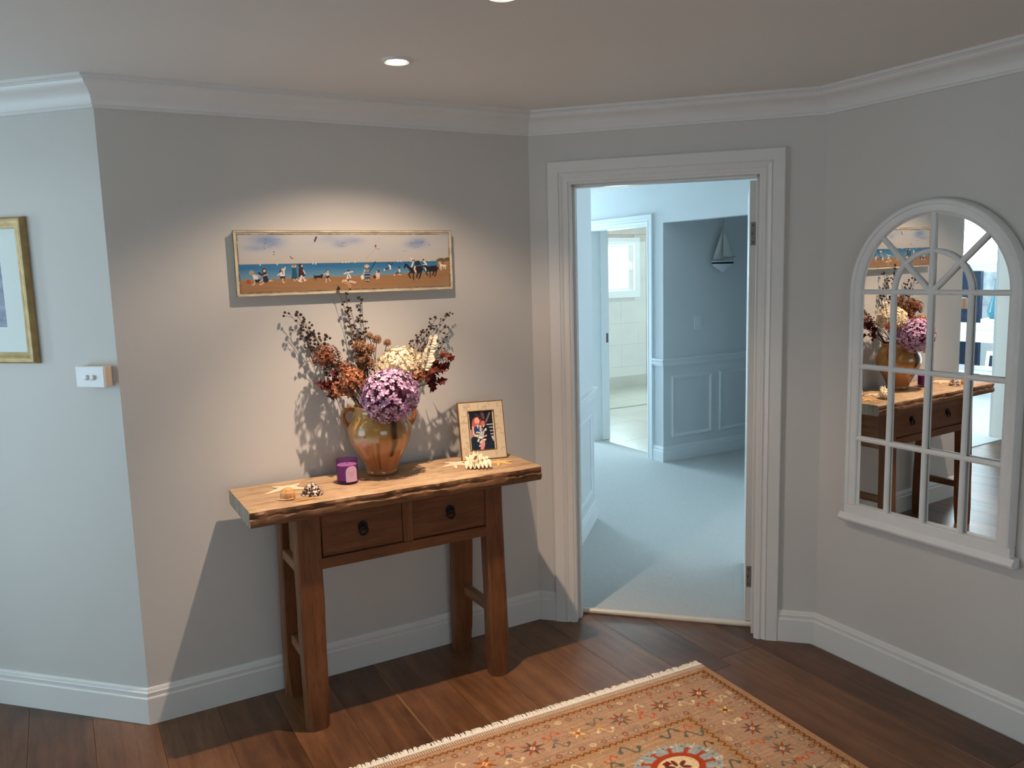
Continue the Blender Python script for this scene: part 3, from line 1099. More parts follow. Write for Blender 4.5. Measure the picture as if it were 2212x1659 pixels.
def leg(x0t, x1t, x0b, x1b, ytf, ytb, ybf, ybb, seed):
    """four-square leg, slightly splayed, waney and worn near the foot"""
    n = 22
    wob = [smooth_noise(seed + k, n, -0.0012, 0.0012, 3) for k in range(8)]
    rings = []
    for i in range(n + 1):
        s = i / n
        z = 0.812 * (1 - s)
        xa, xb = x0t + (x0b - x0t) * s, x1t + (x1b - x1t) * s
        yf, yb = ytf + (ybf - ytf) * s, ytb + (ybb - ytb) * s
        r = 0.007 + (0.012 * max(0, s - 0.85) / 0.15)
        rings.append([(xa + wob[0][i], yf + r, z), (xa + r + wob[0][i], yf + wob[1][i], z), (xb - r + wob[2][i], yf + wob[1][i], z), (xb + wob[2][i], yf + r, z),
                      (xb + wob[2][i], yb - r, z), (xb - r + wob[2][i], yb + wob[3][i], z), (xa + r + wob[0][i], yb + wob[3][i], z), (xa + wob[0][i], yb - r, z)])
    b_ = MB()
    b_.sweep(rings)
    return b_.build('leg', LEGWZ, table, smooth=True, angle=30)


leg(-1.236, -1.140, -1.236, -1.153, -0.380, -0.318, -0.402, -0.330, 20)
leg(-0.467, -0.388, -0.467, -0.385, -0.380, -0.318, -0.402, -0.330, 40)
leg(-1.232, -1.150, -1.240, -1.160, -0.140, -0.075, -0.105, -0.040, 60)
leg(-0.490, -0.400, -0.493, -0.412, -0.140, -0.075, -0.105, -0.040, 80)
# drawer case: rails, divider, side and back boards
MB().box(-1.150, -0.455, -0.379, -0.345, 0.604, 0.645).build('rail', LEGWX, table, bevel=0.003)
MB().box(-1.150, -0.455, -0.372, -0.345, 0.800, 0.815).build('rail', LEGWX, table, bevel=0.002)
MB().box(-0.822, -0.782, -0.376, -0.345, 0.645, 0.800).build('divider', LEGWZ, table, bevel=0.002)
MB().box(-1.150, -0.455, -0.10, -0.085, 0.604, 0.812).build('back_board', LEGWX, table)
MB().box(-1.200, -1.182, -0.34, -0.08, 0.60, 0.812).build('side_board', LEGWY, table)
MB().box(-0.440, -0.422, -0.34, -0.08, 0.60, 0.812).build('side_board', LEGWY, table)
MB().box(-1.16, -0.44, -0.345, -0.10, 0.604, 0.616).build('dust_board', LEGWX, table)
for (xa, xb, px_) in ((-1.137, -0.823, -0.981), (-0.781, -0.459, -0.621)):
    d = MB().box(xa, xb, -0.370, -0.346, 0.647, 0.799).build('drawer', LEGWX, table, bevel=0.002)
    b = MB()
    b.tube([(px_, -0.3695, 0.738), (px_, -0.3745, 0.738)], 0.019, 20)
    b.tube([(px_, -0.374, 0.738), (px_, -0.379, 0.738)], [0.011, 0.007], 14)
    tag(b.build('pull_plate', IRON, d, smooth=True), 'dark iron round plate')
    b = MB()
    ring = [(px_ + 0.015 * math.sin(g), -0.381, 0.722 - 0.016 * math.cos(g)) for g in [2 * math.pi * k / 20 for k in range(21)]]
    b.tube(ring, 0.004, 8, cap=False)
    b.build('pull_ring', IRON, d, smooth=True)
for (xc, zs) in ((-1.195, 0.245), (-0.435, 0.280)):
    MB().box(xc - 0.018, xc + 0.018, -0.345, -0.085, zs - 0.020, zs + 0.020).build('stretcher', LEGWY, table, bevel=0.006)
MB().box(-1.228, -1.196, -0.345, -0.100, 0.585, 0.622).build('stretcher', LEGWY, table, bevel=0.006)
MB().box(-0.428, -0.398, -0.345, -0.100, 0.585, 0.622).build('stretcher', LEGWY, table, bevel=0.006)

# ------------------------------------------------------------------ salt-glazed jar
JX, JY = -0.816, -0.152
JZ = ZT
prof = [(0.050, 0.0), (0.059, 0.001), (0.062, 0.006), (0.0625, 0.012), (0.061, 0.018), (0.066, 0.032), (0.077, 0.058), (0.092, 0.086), (0.107, 0.112), (0.119, 0.138),
        (0.1255, 0.158), (0.128, 0.176), (0.1265, 0.194), (0.121, 0.212), (0.112, 0.229), (0.103, 0.243), (0.098, 0.254), (0.0965, 0.264), (0.099, 0.272), (0.101, 0.277), (0.099, 0.281),
        (0.094, 0.281), (0.090, 0.276), (0.089, 0.262), (0.100, 0.235), (0.112, 0.19), (0.100, 0.12), (0.05, 0.03)]
# densify
pp = []
for (a, c), (d_, e) in zip(prof[:-1], prof[1:]):
    for k in range(3):
        s = k / 3
        pp.append((a + (d_ - a) * s, c + (e - c) * s))
pp.append(prof[-1])
NA = 120
b = MB()
b.lathe(pp, (JX, JY, JZ), NA)
V = np.array(b.v)
ang = np.arctan2(V[:, 1] - JY, V[:, 0] - JX)
# angle measured from the direction facing the room corner of the viewer, positive to the picture's right
front = math.atan2(-3.2 - JY, -1.917 - JX)
al = np.arctan2(np.sin(ang - front), np.cos(ang - front))
zz = V[:, 2] - JZ


def vn(x_, seed, f_):
    r_ = np.random.default_rng(seed)
    out = np.zeros_like(x_)
    for k in range(5):
        out += np.sin(x_ * f_ * (k + 1) * r_.uniform(0.6, 1.4) + r_.uniform(0, 6.28)) / (k + 1)
    return out * 0.4


terra = np.array(srgb(196, 134, 88))
terra2 = np.array(srgb(172, 108, 66))
ochre = np.array(srgb(178, 136, 66))
ochre2 = np.array(srgb(156, 106, 48))
dark = np.array(srgb(58, 34, 16))
brown = np.array(srgb(118, 60, 26))
pale_tone = np.array(srgb(200, 180, 150))


def mixc(a, c, k):
    k = np.clip(k, 0, 1)[:, None]
    return a * (1 - k) + c * k


kz = np.clip(0.5 + vn(zz * 40, 1, 1.0) * 0.25 + vn(al * 3, 2, 1.0) * 0.4, 0, 1)
col = mixc(np.tile(terra, (len(V), 1)), np.tile(terra2, (len(V), 1)), kz)
og = mixc(np.tile(ochre, (len(V), 1)), np.tile(ochre2, (len(V), 1)), np.clip(0.5 + vn(al * 4 + zz * 30, 3, 1.0) * 0.6, 0, 1))
edge = 0.148 + 0.010 * np.sin(al * 1.3 + 0.6) + 0.003 * vn(al * 3, 5, 2.0)
gl = 1 / (1 + np.exp(-(zz - edge) / 0.0012))
col = mixc(col, og, gl)
band = np.exp(-((zz - edge - 0.010) / 0.013) ** 2) * (al < -0.05) * (al > -1.0)  # pale patch along the glaze edge, left of centre
col = mixc(col, np.tile(pale_tone, (len(V), 1)), band * 0.75)


def streak(c0, wd, z0, z1, colr, amt, taper=0.0):
    global col
    ww = wd * (1 - taper * np.clip((z1 - zz) / (z1 - z0), 0, 1))
    m_ = 1 / (1 + np.exp((np.abs(al - c0 - 0.02 * np.sin(zz * 60)) - ww) / 0.012))
    m_ = m_ * (zz > z0) * (zz < z1) / 1.0
    col = mixc(col, np.tile(colr, (len(V), 1)), m_ * amt)


streak(0.46, 0.115, 0.080, 0.24, dark, 0.92, 0.25)
streak(0.98, 0.12, 0.095, 0.15, brown, 0.7, 0.3)
streak(-0.10, 0.065, 0.030, 0.150, brown, 0.75, 0.2)
streak(-0.30, 0.035, 0.035, 0.150, brown, 0.6, 0.5)
streak(-0.47, 0.03, 0.165, 0.18, brown, 0.8)
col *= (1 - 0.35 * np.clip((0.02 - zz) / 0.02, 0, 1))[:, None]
jar = thing('stoneware_jar', (JX, JY, JZ), 'two-handled glazed stoneware jar in ochre and terracotta holding the dried flowers', 'jar')
b.build('body', POTM, jar, smooth=True, angle=60, col=col)
rtv = Vector((rt.x, rt.y, 0))
HM = mat('ochre_glaze_handle', srgb(150, 88, 36), 0.25, var=0.2, scale=20)
for s in (-1, 1):
    b = MB()
    pts = []
    c = Vector((JX, JY, JZ))
    dirv = (rtv * s + Vector((rt.y, -rt.x, 0)) * (0.0 if s < 0 else -0.35)).normalized()
    for (r, z) in ((0.092, 0.256), (0.112, 0.266), (0.132, 0.262), (0.143, 0.248), (0.1445, 0.230), (0.139, 0.212), (0.130, 0.198), (0.118, 0.186)):
        pts.append(c + dirv * r + Vector((0, 0, z)))
    b.tube(pts, [0.010, 0.0095, 0.009, 0.0085, 0.0085, 0.009, 0.010, 0.011], 10)
    b.build('handle', HM, jar, smooth=True)

# ------------------------------------------------------------------ dried flowers standing in the jar
LILAC = petals('lilac_petals', [srgb(152, 112, 150), srgb(188, 146, 182), srgb(210, 172, 200), srgb(228, 200, 218)])
CREAM = petals('cream_petals', [srgb(198, 176, 138), srgb(222, 204, 172), srgb(232, 218, 190), srgb(240, 230, 210)])
ORANGE = petals('rust_orange_petals', [srgb(104, 54, 34), srgb(150, 88, 58), srgb(186, 126, 90), srgb(210, 162, 126)])
RUSSET = petals('russet_petals', [srgb(78, 42, 28), srgb(110, 62, 42), srgb(142, 88, 62), srgb(166, 116, 88)])
BURG = petals('burgundy_leaves', [srgb(44, 16, 22), srgb(62, 22, 28), srgb(86, 34, 34), srgb(54, 24, 50)], trans=0.12)
REDL = petals('copper_red_leaf', [srgb(112, 52, 42), srgb(146, 78, 56), srgb(120, 50, 46)], trans=0.15)
WHITEL = petals('bleached_leaves', [srgb(206, 190, 164), srgb(226, 212, 188), srgb(236, 226, 208)])
BROWNP = petals('brown_pompoms', [srgb(92, 62, 42), srgb(122, 86, 60), srgb(158, 122, 92)], trans=0.1)
STEMB = mat('dry_brown_stem', srgb(72, 46, 26), 0.8, var=0.2)
STEMG = mat('grey_brown_twig', srgb(84, 66, 50), 0.8, var=0.2)
BERRY = mat('dark_berry', srgb(50, 30, 22), 0.55, var=0.3, scale=60)
MOUTH = Vector((JX, JY, JZ + 0.275))
FOOT = Vector((JX, JY, JZ + 0.05))


def bez(p0, p1, p2, n=8):
    return [p0 * (1 - s) ** 2 + p1 * 2 * s * (1 - s) + p2 * s * s for s in [k / n for k in range(n + 1)]]


def along(p, ynew):
    """slide a measured point nearer to / further from the wall along the measuring sight line"""
    k = (ynew + 3.2089) / (p[1] + 3.2089)
    return (-1.917 + (p[0] + 1.917) * k, ynew, 1.6619 + (p[2] - 1.6619) * k)


def stem_to(target, sx=0.0, sy=0.0, r=0.0022, m=STEMB, parent=None, lift=0.4):
    a = FOOT + Vector((sx * 0.35, sy * 0.35, 0))
    mth = MOUTH + Vector((sx, sy, -0.02))
    target = Vector(target)
    dirn = (mth - a).normalized()
    mid = mth + dirn * (target - mth).length * lift
    pts = [a, a.lerp(mth, 0.5)] + bez(mth, mid, target, 7)
    b_ = MB()
    b_.tube(pts, r, 5)
    return b_.build('stem', m, parent, smooth=True)


def petal(b_, base, d_, side, L_, W_, up_, curl=0.3):
    """curved five-sided petal with a fold along its middle"""
    d_, side, up_ = Vector(d_), Vector(side), Vector(up_)
    p0 = base
    p1 = base + d_ * L_ * 0.55 + side * W_ * 0.5 + up_ * L_ * curl * 0.5
    p2 = base + d_ * L_ * 0.55 - side * W_ * 0.5 + up_ * L_ * curl * 0.5
    p3 = base + d_ * L_ * 0.95 + side * W_ * 0.22 + up_ * L_ * curl * 0.35
    p4 = base + d_ * L_ * 0.95 - side * W_ * 0.22 + up_ * L_ * curl * 0.35
    pm = base + d_ * L_ * 0.6 + up_ * L_ * curl * 0.15
    b_.add([p0, p1, p3, p4, p2, pm], [(0, 1, 5), (1, 2, 5), (2, 3, 5), (3, 4, 5), (4, 0, 5)])


def floret_head(name, center, radii, n, L_, W_, matl, label, cat, seed, sx=0.0, sy=0.0, group=None, hole=None, inner=None, cut_low=-0.6):
    r_ = random.Random(seed)
    t_ = thing(name, tuple(center), label, cat, group or 'dried flower heads in the jar')
    C_ = Vector(center)
    stem_to(C_, sx, sy, 0.0028, parent=t_)
    b_ = MB()
    bi = MB()
    ga = math.pi * (3 - math.sqrt(5))
    for k in range(n):
        z = 1 - 2 * (k + 0.5) / n
        if z < cut_low:
            continue
        th = ga * k + r_.uniform(-0.25, 0.25)
        rr = math.sqrt(1 - z * z)
        nv = Vector((rr * math.cos(th), rr * math.sin(th), z + r_.uniform(-0.06, 0.06))).normalized()
        if hole and nv.angle(Vector(hole[0]).normalized()) < hole[1]:
            continue
        p = C_ + Vector((nv.x * radii[0], nv.y * radii[1], nv.z * radii[2])) * r_.uniform(0.86, 1.04)
        nn = (nv + Vector((r_.uniform(-.45, .45), r_.uniform(-.45, .45), r_.uniform(-.3, .45)))).normalized()
        a = nn.orthogonal().normalized()
        c_ = nn.cross(a)
        ph = r_.uniform(0, 6.28)
        for q in range(4):
            g = ph + q * math.pi / 2 + r_.uniform(-0.25, 0.25)
            d_ = a * math.cos(g) + c_ * math.sin(g)
            sd = nn.cross(d_)
            petal(b_, p, d_, sd, L_ * r_.uniform(0.8, 1.2), W_ * r_.uniform(0.8, 1.15), nn, r_.uniform(0.1, 0.6))
        bi.tube([C_ + (p - C_) * 0.2, p], 0.0008, 3, cap=False)
    bi.ball(C_, min(radii) * 0.62, 12, 8)
    o_ = b_.build('florets', matl, t_)
    o_['kind'] = 'stuff'
    o_ = bi.build('flower_core', inner or matl, t_)
    return t_


PURPLEC = mat('plum_core', srgb(84, 40, 62), 0.9, var=0.3)
floret_head('hydrangea', (-0.810, -0.266, 1.200), (0.116, 0.098, 0.103), 560, 0.0110, 0.0098, LILAC, 'large lilac dried hydrangea head hanging over the jar rim', 'flower', 31, 0.0, -0.055,
            hole=((0.12, -0.95, 0.12), 0.22), inner=PURPLEC, cut_low=-0.92)
floret_head('hydrangea', (-0.722, -0.165, 1.300), (0.098, 0.080, 0.078), 520, 0.0088, 0.0086, CREAM, 'cream white dried hydrangea head behind the lilac one', 'flower', 32, 0.035, 0.0)
floret_head('hydrangea', (-0.936, -0.205, 1.268), (0.050, 0.048, 0.048), 90, 0.011, 0.009, ORANGE, 'rust orange flower head directly left of the lilac hydrangea', 'flower', 33, -0.05, -0.02)
floret_head('hydrangea', along((-0.985, -0.22, 1.232), -0.155), (0.050, 0.042, 0.036), 80, 0.011, 0.009, ORANGE, 'rust orange flower head lowest on the left side of the bouquet', 'flower', 34, -0.06, 0.01)
floret_head('hydrangea', (-0.672, -0.20, 1.262), (0.040, 0.036, 0.036), 60, 0.011, 0.008, ORANGE, 'small amber flower head under the cream hydrangea on the right', 'flower', 35, 0.06, -0.02)
floret_head('hydrangea', along((-1.040, -0.225, 1.362), -0.12), (0.058, 0.045, 0.052), 80, 0.011, 0.008, RUSSET, 'russet flower head at the foot of the left berry spray', 'flower', 36, -0.045, 0.02)
floret_head('hydrangea', along((-0.974, -0.22, 1.315), -0.13), (0.034, 0.034, 0.030), 45, 0.011, 0.008, RUSSET, 'small russet flower head between the left leaves and the orange head', 'flower', 37, -0.035, 0.03)


def leaf_poly(b_, base, d_, side, up_, L_, W_, lobes=5, r_=random):
    """lobed, crumpled dry leaf"""
    d_, side, up_ = Vector(d_), Vector(side), Vector(up_)
    pts = [base]
    prof = [(0.16, 0.30), (0.30, 0.95), (0.42, 0.45), (0.60, 0.85), (0.72, 0.35), (1.0, 0.0)]
    L1, L2 = [], []
    for (s, w_) in prof:
        cu = math.sin(s * 3.0) * 0.22 + r_.uniform(-0.08, 0.08)
        L1.append(base + d_ * L_ * s + side * W_ * 0.5 * w_ * r_.uniform(0.8, 1.2) + up_ * L_ * (cu + 0.22 * w_))
        L2.append(base + d_ * L_ * s - side * W_ * 0.5 * w_ * r_.uniform(0.8, 1.2) + up_ * L_ * (cu + 0.22 * w_))
    Mid = [base + d_ * L_ * s + up_ * L_ * (math.sin(s * 3.0) * 0.22) for s, w_ in prof]
    vs = [base] + L1 + Mid + L2
    k = len(prof)
    fs = [(0, 1, 1 + k), (0, 1 + k, 1 + 2 * k)]
    for i in range(k - 1):
        fs.append((1 + i, 2 + i, 2 + i + k, 1 + i + k))
        fs.append((1 + i + k, 2 + i + k, 2 + i + 2 * k, 1 + i + 2 * k))
    b_.add(vs, fs)


def leaf_spray(name, tip, n, span, L_, W_, matl, label, cat, seed, sx, sy, group=None):
    r_ = random.Random(seed)
    T_ = Vector(along((tip[0], -0.235, tip[2]), -0.125))
    t_ = thing(name, tuple(T_), label, cat, group or 'dried leaf sprays in the jar')
    stem_to(T_, sx, sy, 0.002, parent=t_)
    mth = MOUTH + Vector((sx, sy, 0))
    ax = (T_ - mth).normalized()
    for k in range(n):
        s = k / max(1, n - 1)
        p = T_ - ax * span * (1 - s)
        dd = (ax * 0.5 + Vector((r_.uniform(-1, 1), r_.uniform(-0.9, 0.5), r_.uniform(-0.7, 0.8)))).normalized()
        sd = dd.cross(Vector((r_.uniform(-.4, .4), -1, r_.uniform(-.4, .4)))).normalized()
        b_ = MB()
        leaf_poly(b_, p, dd, sd, sd.cross(dd), L_ * r_.uniform(0.7, 1.2), W_ * r_.uniform(0.7, 1.2), r_=r_)
        b_.build('leaf', matl, t_)
    return t_


leaf_spray('leaf_sprig', (-1.058, -0.185, 1.262), 9, 0.06, 0.050, 0.042, BURG, 'dark burgundy dried leaves on the left above the orange head', 'foliage', 51, -0.06, 0.0)
leaf_spray('leaf_sprig', (-1.005, -0.19, 1.285), 7, 0.05, 0.045, 0.036, BURG, 'plum purple dried leaves beside the russet flowers on the left', 'foliage', 52, -0.05, 0.02)
leaf_spray('leaf_sprig', (-0.572, -0.19, 1.300), 9, 0.06, 0.055, 0.050, BURG, 'burgundy maple-shaped dried leaves on the right below the berries', 'foliage', 53, 0.065, 0.0)
leaf_spray('leaf_sprig', (-0.594, -0.20, 1.232), 8, 0.05, 0.050, 0.044, BURG, 'plum dried leaves lowest on the right side of the bouquet', 'foliage', 54, 0.07, -0.01)
leaf_spray('leaf_sprig', (-0.540, -0.19, 1.345), 5, 0.05, 0.050, 0.042, REDL, 'reddish dried leaves rising highest on the right of the cream hydrangea', 'foliage', 55, 0.06, 0.01)
t = thing('autumn_leaf', (-0.58, -0.21, 1.26), 'single long copper leaf pointing right from the bouquet', 'foliage')
b = MB()
rl = random.Random(4)
leaf_poly(b, Vector((-0.655, -0.215, 1.238)), Vector((0.93, -0.2, 0.26)).normalized(), Vector((0, -0.7, 0.7)).normalized(), Vector((0, 0.4, 0.6)), 0.115, 0.05, r_=rl)
b.build('leaf_blade', REDL, t)
stem_to((-0.655, -0.215, 1.238), 0.055, -0.02, 0.002, parent=t)

# brown pompom flowers behind the cream hydrangea
for k, (px_, pz_, R_) in enumerate(((-0.888, 1.395, 0.030), (-0.862, 1.352, 0.026), (-0.805, 1.415, 0.020), (-0.768, 1.405, 0.016), (-0.842, 1.385, 0.022), (-0.835, 1.430, 0.016), (-0.885, 1.345, 0.020), (-0.845, 1.325, 0.022), (-0.872, 1.372, 0.018))):
    pass
pom = thing('pompom_flower', (-0.86, -0.17, 1.35), 'bunch of brown ball-shaped dried flowers behind the lilac hydrangea', 'flower')
for k, (px_, pz_, R_) in enumerate(((-0.890, 1.392, 0.025), (-0.866, 1.356, 0.023), (-0.808, 1.412, 0.017), (-0.772, 1.398, 0.014), (-0.842, 1.378, 0.020), (-0.838, 1.428, 0.014), (-0.888, 1.340, 0.018), (-0.848, 1.322, 0.020), (-0.875, 1.310, 0.016))):
    rp_ = random.Random(90 + k)
    C_ = Vector((px_, -0.165 + 0.01 * (k % 3), pz_))
    b = MB()
    n_ = 70
    for q in range(n_):
        z = 1 - 2 * (q + 0.5) / n_
        th = 2.39996 * q
        rr = math.sqrt(1 - z * z)
        nv = Vector((rr * math.cos(th), rr * math.sin(th), z))
        p = C_ + nv * R_ * 0.75
        d_ = (nv + Vector((rp_.uniform(-.4, .4), rp_.uniform(-.4, .4), rp_.uniform(-.4, .4)))).normalized()
        petal(b, p, d_, d_.orthogonal().normalized(), R_ * 0.45, R_ * 0.34, nv, 0.1)
    b.ball(C_, R_ * 0.8, 8, 6)
    b.build('flower_ball', BROWNP, pom)
    stem_to(C_, -0.02 + 0.008 * k, 0.03, 0.0014, parent=pom)

# bleached white leaf spike on the right
t = thing('leaf_spike', (-0.63, -0.19, 1.39), 'bleached white leaf spike standing upright right of the cream hydrangea', 'foliage')
top_ = Vector(along((-0.607, -0.24, 1.410), -0.20))
stem_to(top_, 0.05, 0.01, 0.002, parent=t)
rw = random.Random(8)
bot_ = Vector(along((-0.650, -0.24, 1.285), -0.20))
for k in range(13):
    s = k / 12
    p = bot_.lerp(top_, s)
    for sgn in (-1, 1):
        d_ = Vector((sgn * 0.9, rw.uniform(-0.5, 0.1), 0.35 + rw.uniform(-0.2, 0.3))).normalized()
        b = MB()
        petal(b, p, d_, d_.cross(Vector((0, -1, 0.3))).normalized(), 0.030 * rw.uniform(0.7, 1.1) * (1.25 - 0.5 * s), 0.022, Vector((0, -0.6, 0.5)), 0.4)
        b.build('leaf', WHITEL, t)


# berry sprays
def berry_spray(name, tips, label, seed, sx, sy, start=0.42, per=9, tw=(0.015, 0.045), br=(0.0035, 0.0062)):
    r_ = random.Random(seed)
    t_ = thing(name, tuple(MOUTH + Vector((sx, sy, 0))), label, 'dried branch', 'berry sprays in the jar')
    bs, bb = MB(), MB()
    for (x_, y_, z_) in tips:
        T_ = Vector(along((x_, -0.24, z_), -0.045 + (y_ + 0.19) * 1.0))
        s0 = Vector((sx + r_.uniform(-0.012, 0.012), sy + r_.uniform(-0.012, 0.012), 0))
        mth = MOUTH + s0 - Vector((0, 0, 0.03))
        mid = mth.lerp(T_, 0.5) + Vector((r_.uniform(-0.02, 0.02), 0.03 + r_.uniform(-0.01, 0.01), 0.03))
        pts = [FOOT + s0 * 0.3] + bez(mth, mid, T_, 12)
        bs.tube(pts, [0.0017] * 4 + [0.0013] * 6 + [0.0009] * (len(pts) - 10), 4)
        P_ = pts[1:]
        for k in range(per):
            s = start + (1 - start) * (k + r_.random()) / per
            i = min(len(P_) - 2, int(s * (len(P_) - 1)))
            f_ = s * (len(P_) - 1) - i
            p = P_[i].lerp(P_[i + 1], min(1, f_))
            ax = (P_[i + 1] - P_[i]).normalized()
            d_ = (ax * r_.uniform(0.5, 1.1) + Vector((r_.uniform(-1, 1), r_.uniform(-0.6, 0.6), r_.uniform(-0.5, 0.7)))).normalized()
            L_ = r_.uniform(*tw)
            q = p + d_ * L_
            q.y = min(q.y, -0.012)
            bs.tube([p, p.lerp(q, 0.5) + ax * 0.003, q], 0.0007, 3, cap=False)
            bb.ball(q, r_.uniform(*br), 7, 5, 0.9)
            if r_.random() < 0.35:
                q2 = p.lerp(q, 0.6) + (d_ + Vector((r_.uniform(-1, 1), r_.uniform(-.5, .5), r_.uniform(-1, 1)))).normalized() * L_ * 0.5
                q2.y = min(q2.y, -0.012)
                bs.tube([p.lerp(q, 0.6), q2], 0.0006, 3, cap=False)
                bb.ball(q2, r_.uniform(*br) * 0.85, 7, 5, 0.9)
        bb.ball(T_, r_.uniform(*br), 7, 5, 0.9)
    bs.build('twigs', STEMG, t_)['kind'] = 'stuff'
    bb.build('berries', BERRY, t_, smooth=True)['kind'] = 'stuff'
    return t_


berry_spray('berry_spray', [(-1.172, -0.19, 1.536), (-1.146, -0.21, 1.528), (-1.120, -0.17, 1.505), (-1.135, -0.20, 1.462), (-1.085, -0.20, 1.455), (-1.115, -0.16, 1.435), (-1.060, -0.18, 1.430), (-1.100, -0.21, 1.400)],
            'spray of dark berries leaning out to the left of the jar', 61, -0.05, 0.03, start=0.38, per=15, br=(0.0042, 0.0070))
berry_spray('berry_spray', [(-0.985, -0.19, 1.618), (-0.955, -0.2, 1.602), (-0.893, -0.18, 1.575), (-0.940, -0.17, 1.545), (-0.905, -0.19, 1.515), (-0.935, -0.20, 1.455), (-0.885, -0.17, 1.452), (-0.925, -0.17, 1.40)],
            'tall spray of dark berries rising in front of the painting', 62, -0.02, 0.045, start=0.30, per=15, tw=(0.012, 0.034), br=(0.0036, 0.0062))
berry_spray('berry_spray', [(-0.528, -0.19, 1.508), (-0.548, -0.21, 1.496), (-0.590, -0.18, 1.488), (-0.622, -0.19, 1.458), (-0.655, -0.17, 1.438), (-0.552, -0.2, 1.450), (-0.545, -0.18, 1.412), (-0.600, -0.2, 1.408), (-0.575, -0.17, 1.37)],
            'spray of dark berries leaning out to the right of the jar', 63, 0.05, 0.035, start=0.36, per=14, tw=(0.012, 0.038), br=(0.0034, 0.0058))

# ------------------------------------------------------------------ purple candle
CXc, CYc = -0.982, -0.222
PGL = bpy.data.materials.new('purple_glass')
nt, N, L, bsd = nodes_of(PGL)
tr_ = N.new('ShaderNodeBsdfTransparent')
tr_.inputs[0].default_value = (*srgb(226, 202, 224), 1)
bsd.inputs['Base Color'].default_value = (*srgb(128, 80, 138), 1)
bsd.inputs['Roughness'].default_value = 0.05
mx = N.new('ShaderNodeMixShader')
mx.inputs[0].default_value = 0.16
L.new(tr_.outputs[0], mx.inputs[1])
L.new(bsd.outputs[0], mx.inputs[2])
L.new(mx.outputs[0], N['Material Output'].inputs[0])
WAX = mat('lilac_wax', srgb(206, 158, 206), 0.45, var=0.04)
candle = thing('candle', (CXc, CYc, ZT), 'purple glass candle with a pale arched label standing left of the jar', 'candle')
prof = [(0.034, 0.0), (0.0395, 0.002), (0.041, 0.006), (0.0415, 0.092), (0.0412, 0.0945), (0.0392, 0.0945), (0.0386, 0.092), (0.0384, 0.015), (0.030, 0.012)]
MB().lathe(prof, (CXc, CYc, ZT), 40).build('glass', PGL, candle, smooth=True, angle=50)
MB().lathe([(0.030, 0.0145), (0.0378, 0.015), (0.0378, 0.072), (0.034, 0.0735), (0.012, 0.0725), (0.0001, 0.0725)], (CXc, CYc, ZT), 36).build('wax', WAX, candle, smooth=True)
MB().tube([(CXc, CYc, ZT + 0.071), (CXc + 0.001, CYc, ZT + 0.084)], 0.0012, 5).build('wick', STEMB, candle)
LABEL = painted('label_paper', 0.5)
fa = math.atan2(-3.2 - CYc, -1.917 - CXc) + 0.42
nu, nv_ = 60, 70
vs, fs, cc = [], [], []
lw, lh = 0.047, 0.062
rs_ = np.random.default_rng(2)
for j in range(nv_ + 1):
    for i in range(nu + 1):
        u = (i / nu - 0.5) * lw
        v = j / nv_ * lh
        lim = lw / 2
        if v > lh - lw / 2:
            dz = v - (lh - lw / 2)
            lim = math.sqrt(max(0, (lw / 2) ** 2 - dz * dz))
        uu = max(-lim, min(lim, u))
        a = fa + uu / 0.0415
        vs.append((CXc + 0.0420 * math.cos(a), CYc + 0.0420 * math.sin(a), ZT + 0.011 + v))
        c_ = np.array(srgb(206, 166, 190))
        if abs(uu) > lim - 0.0012 or v < 0.001:
            c_ = np.array(srgb(224, 186, 208))
        cc.append(c_)
cc = np.array(cc).reshape(nv_ + 1, nu + 1, 3)
ink = np.array(srgb(176, 138, 158))
# three rows of faint, unreadable print
for (r0, r1, wfrac) in ((38, 45, 0.62), (26, 34, 0.40), (18, 20, 0.50)):
    x0 = int(nu / 2 - nu * wfrac / 2)
    x1 = int(nu / 2 + nu * wfrac / 2)
    for xx in range(x0, x1):
        if (xx // 2) % 3 != 2:
            for yy in range(r0, r1):
                if rs_.random() < 0.75:
                    cc[yy, xx] = ink
for j in range(nv_):
    for i in range(nu):
        k = j * (nu + 1) + i
        fs.append((k, k + 1, k + nu + 2, k + nu + 1))
b = MB()
b.add(vs, fs)
b.build('label', LABEL, candle, smooth=True, col=cc.reshape(-1, 3))

# ------------------------------------------------------------------ painted canvases (flat printed or painted things)


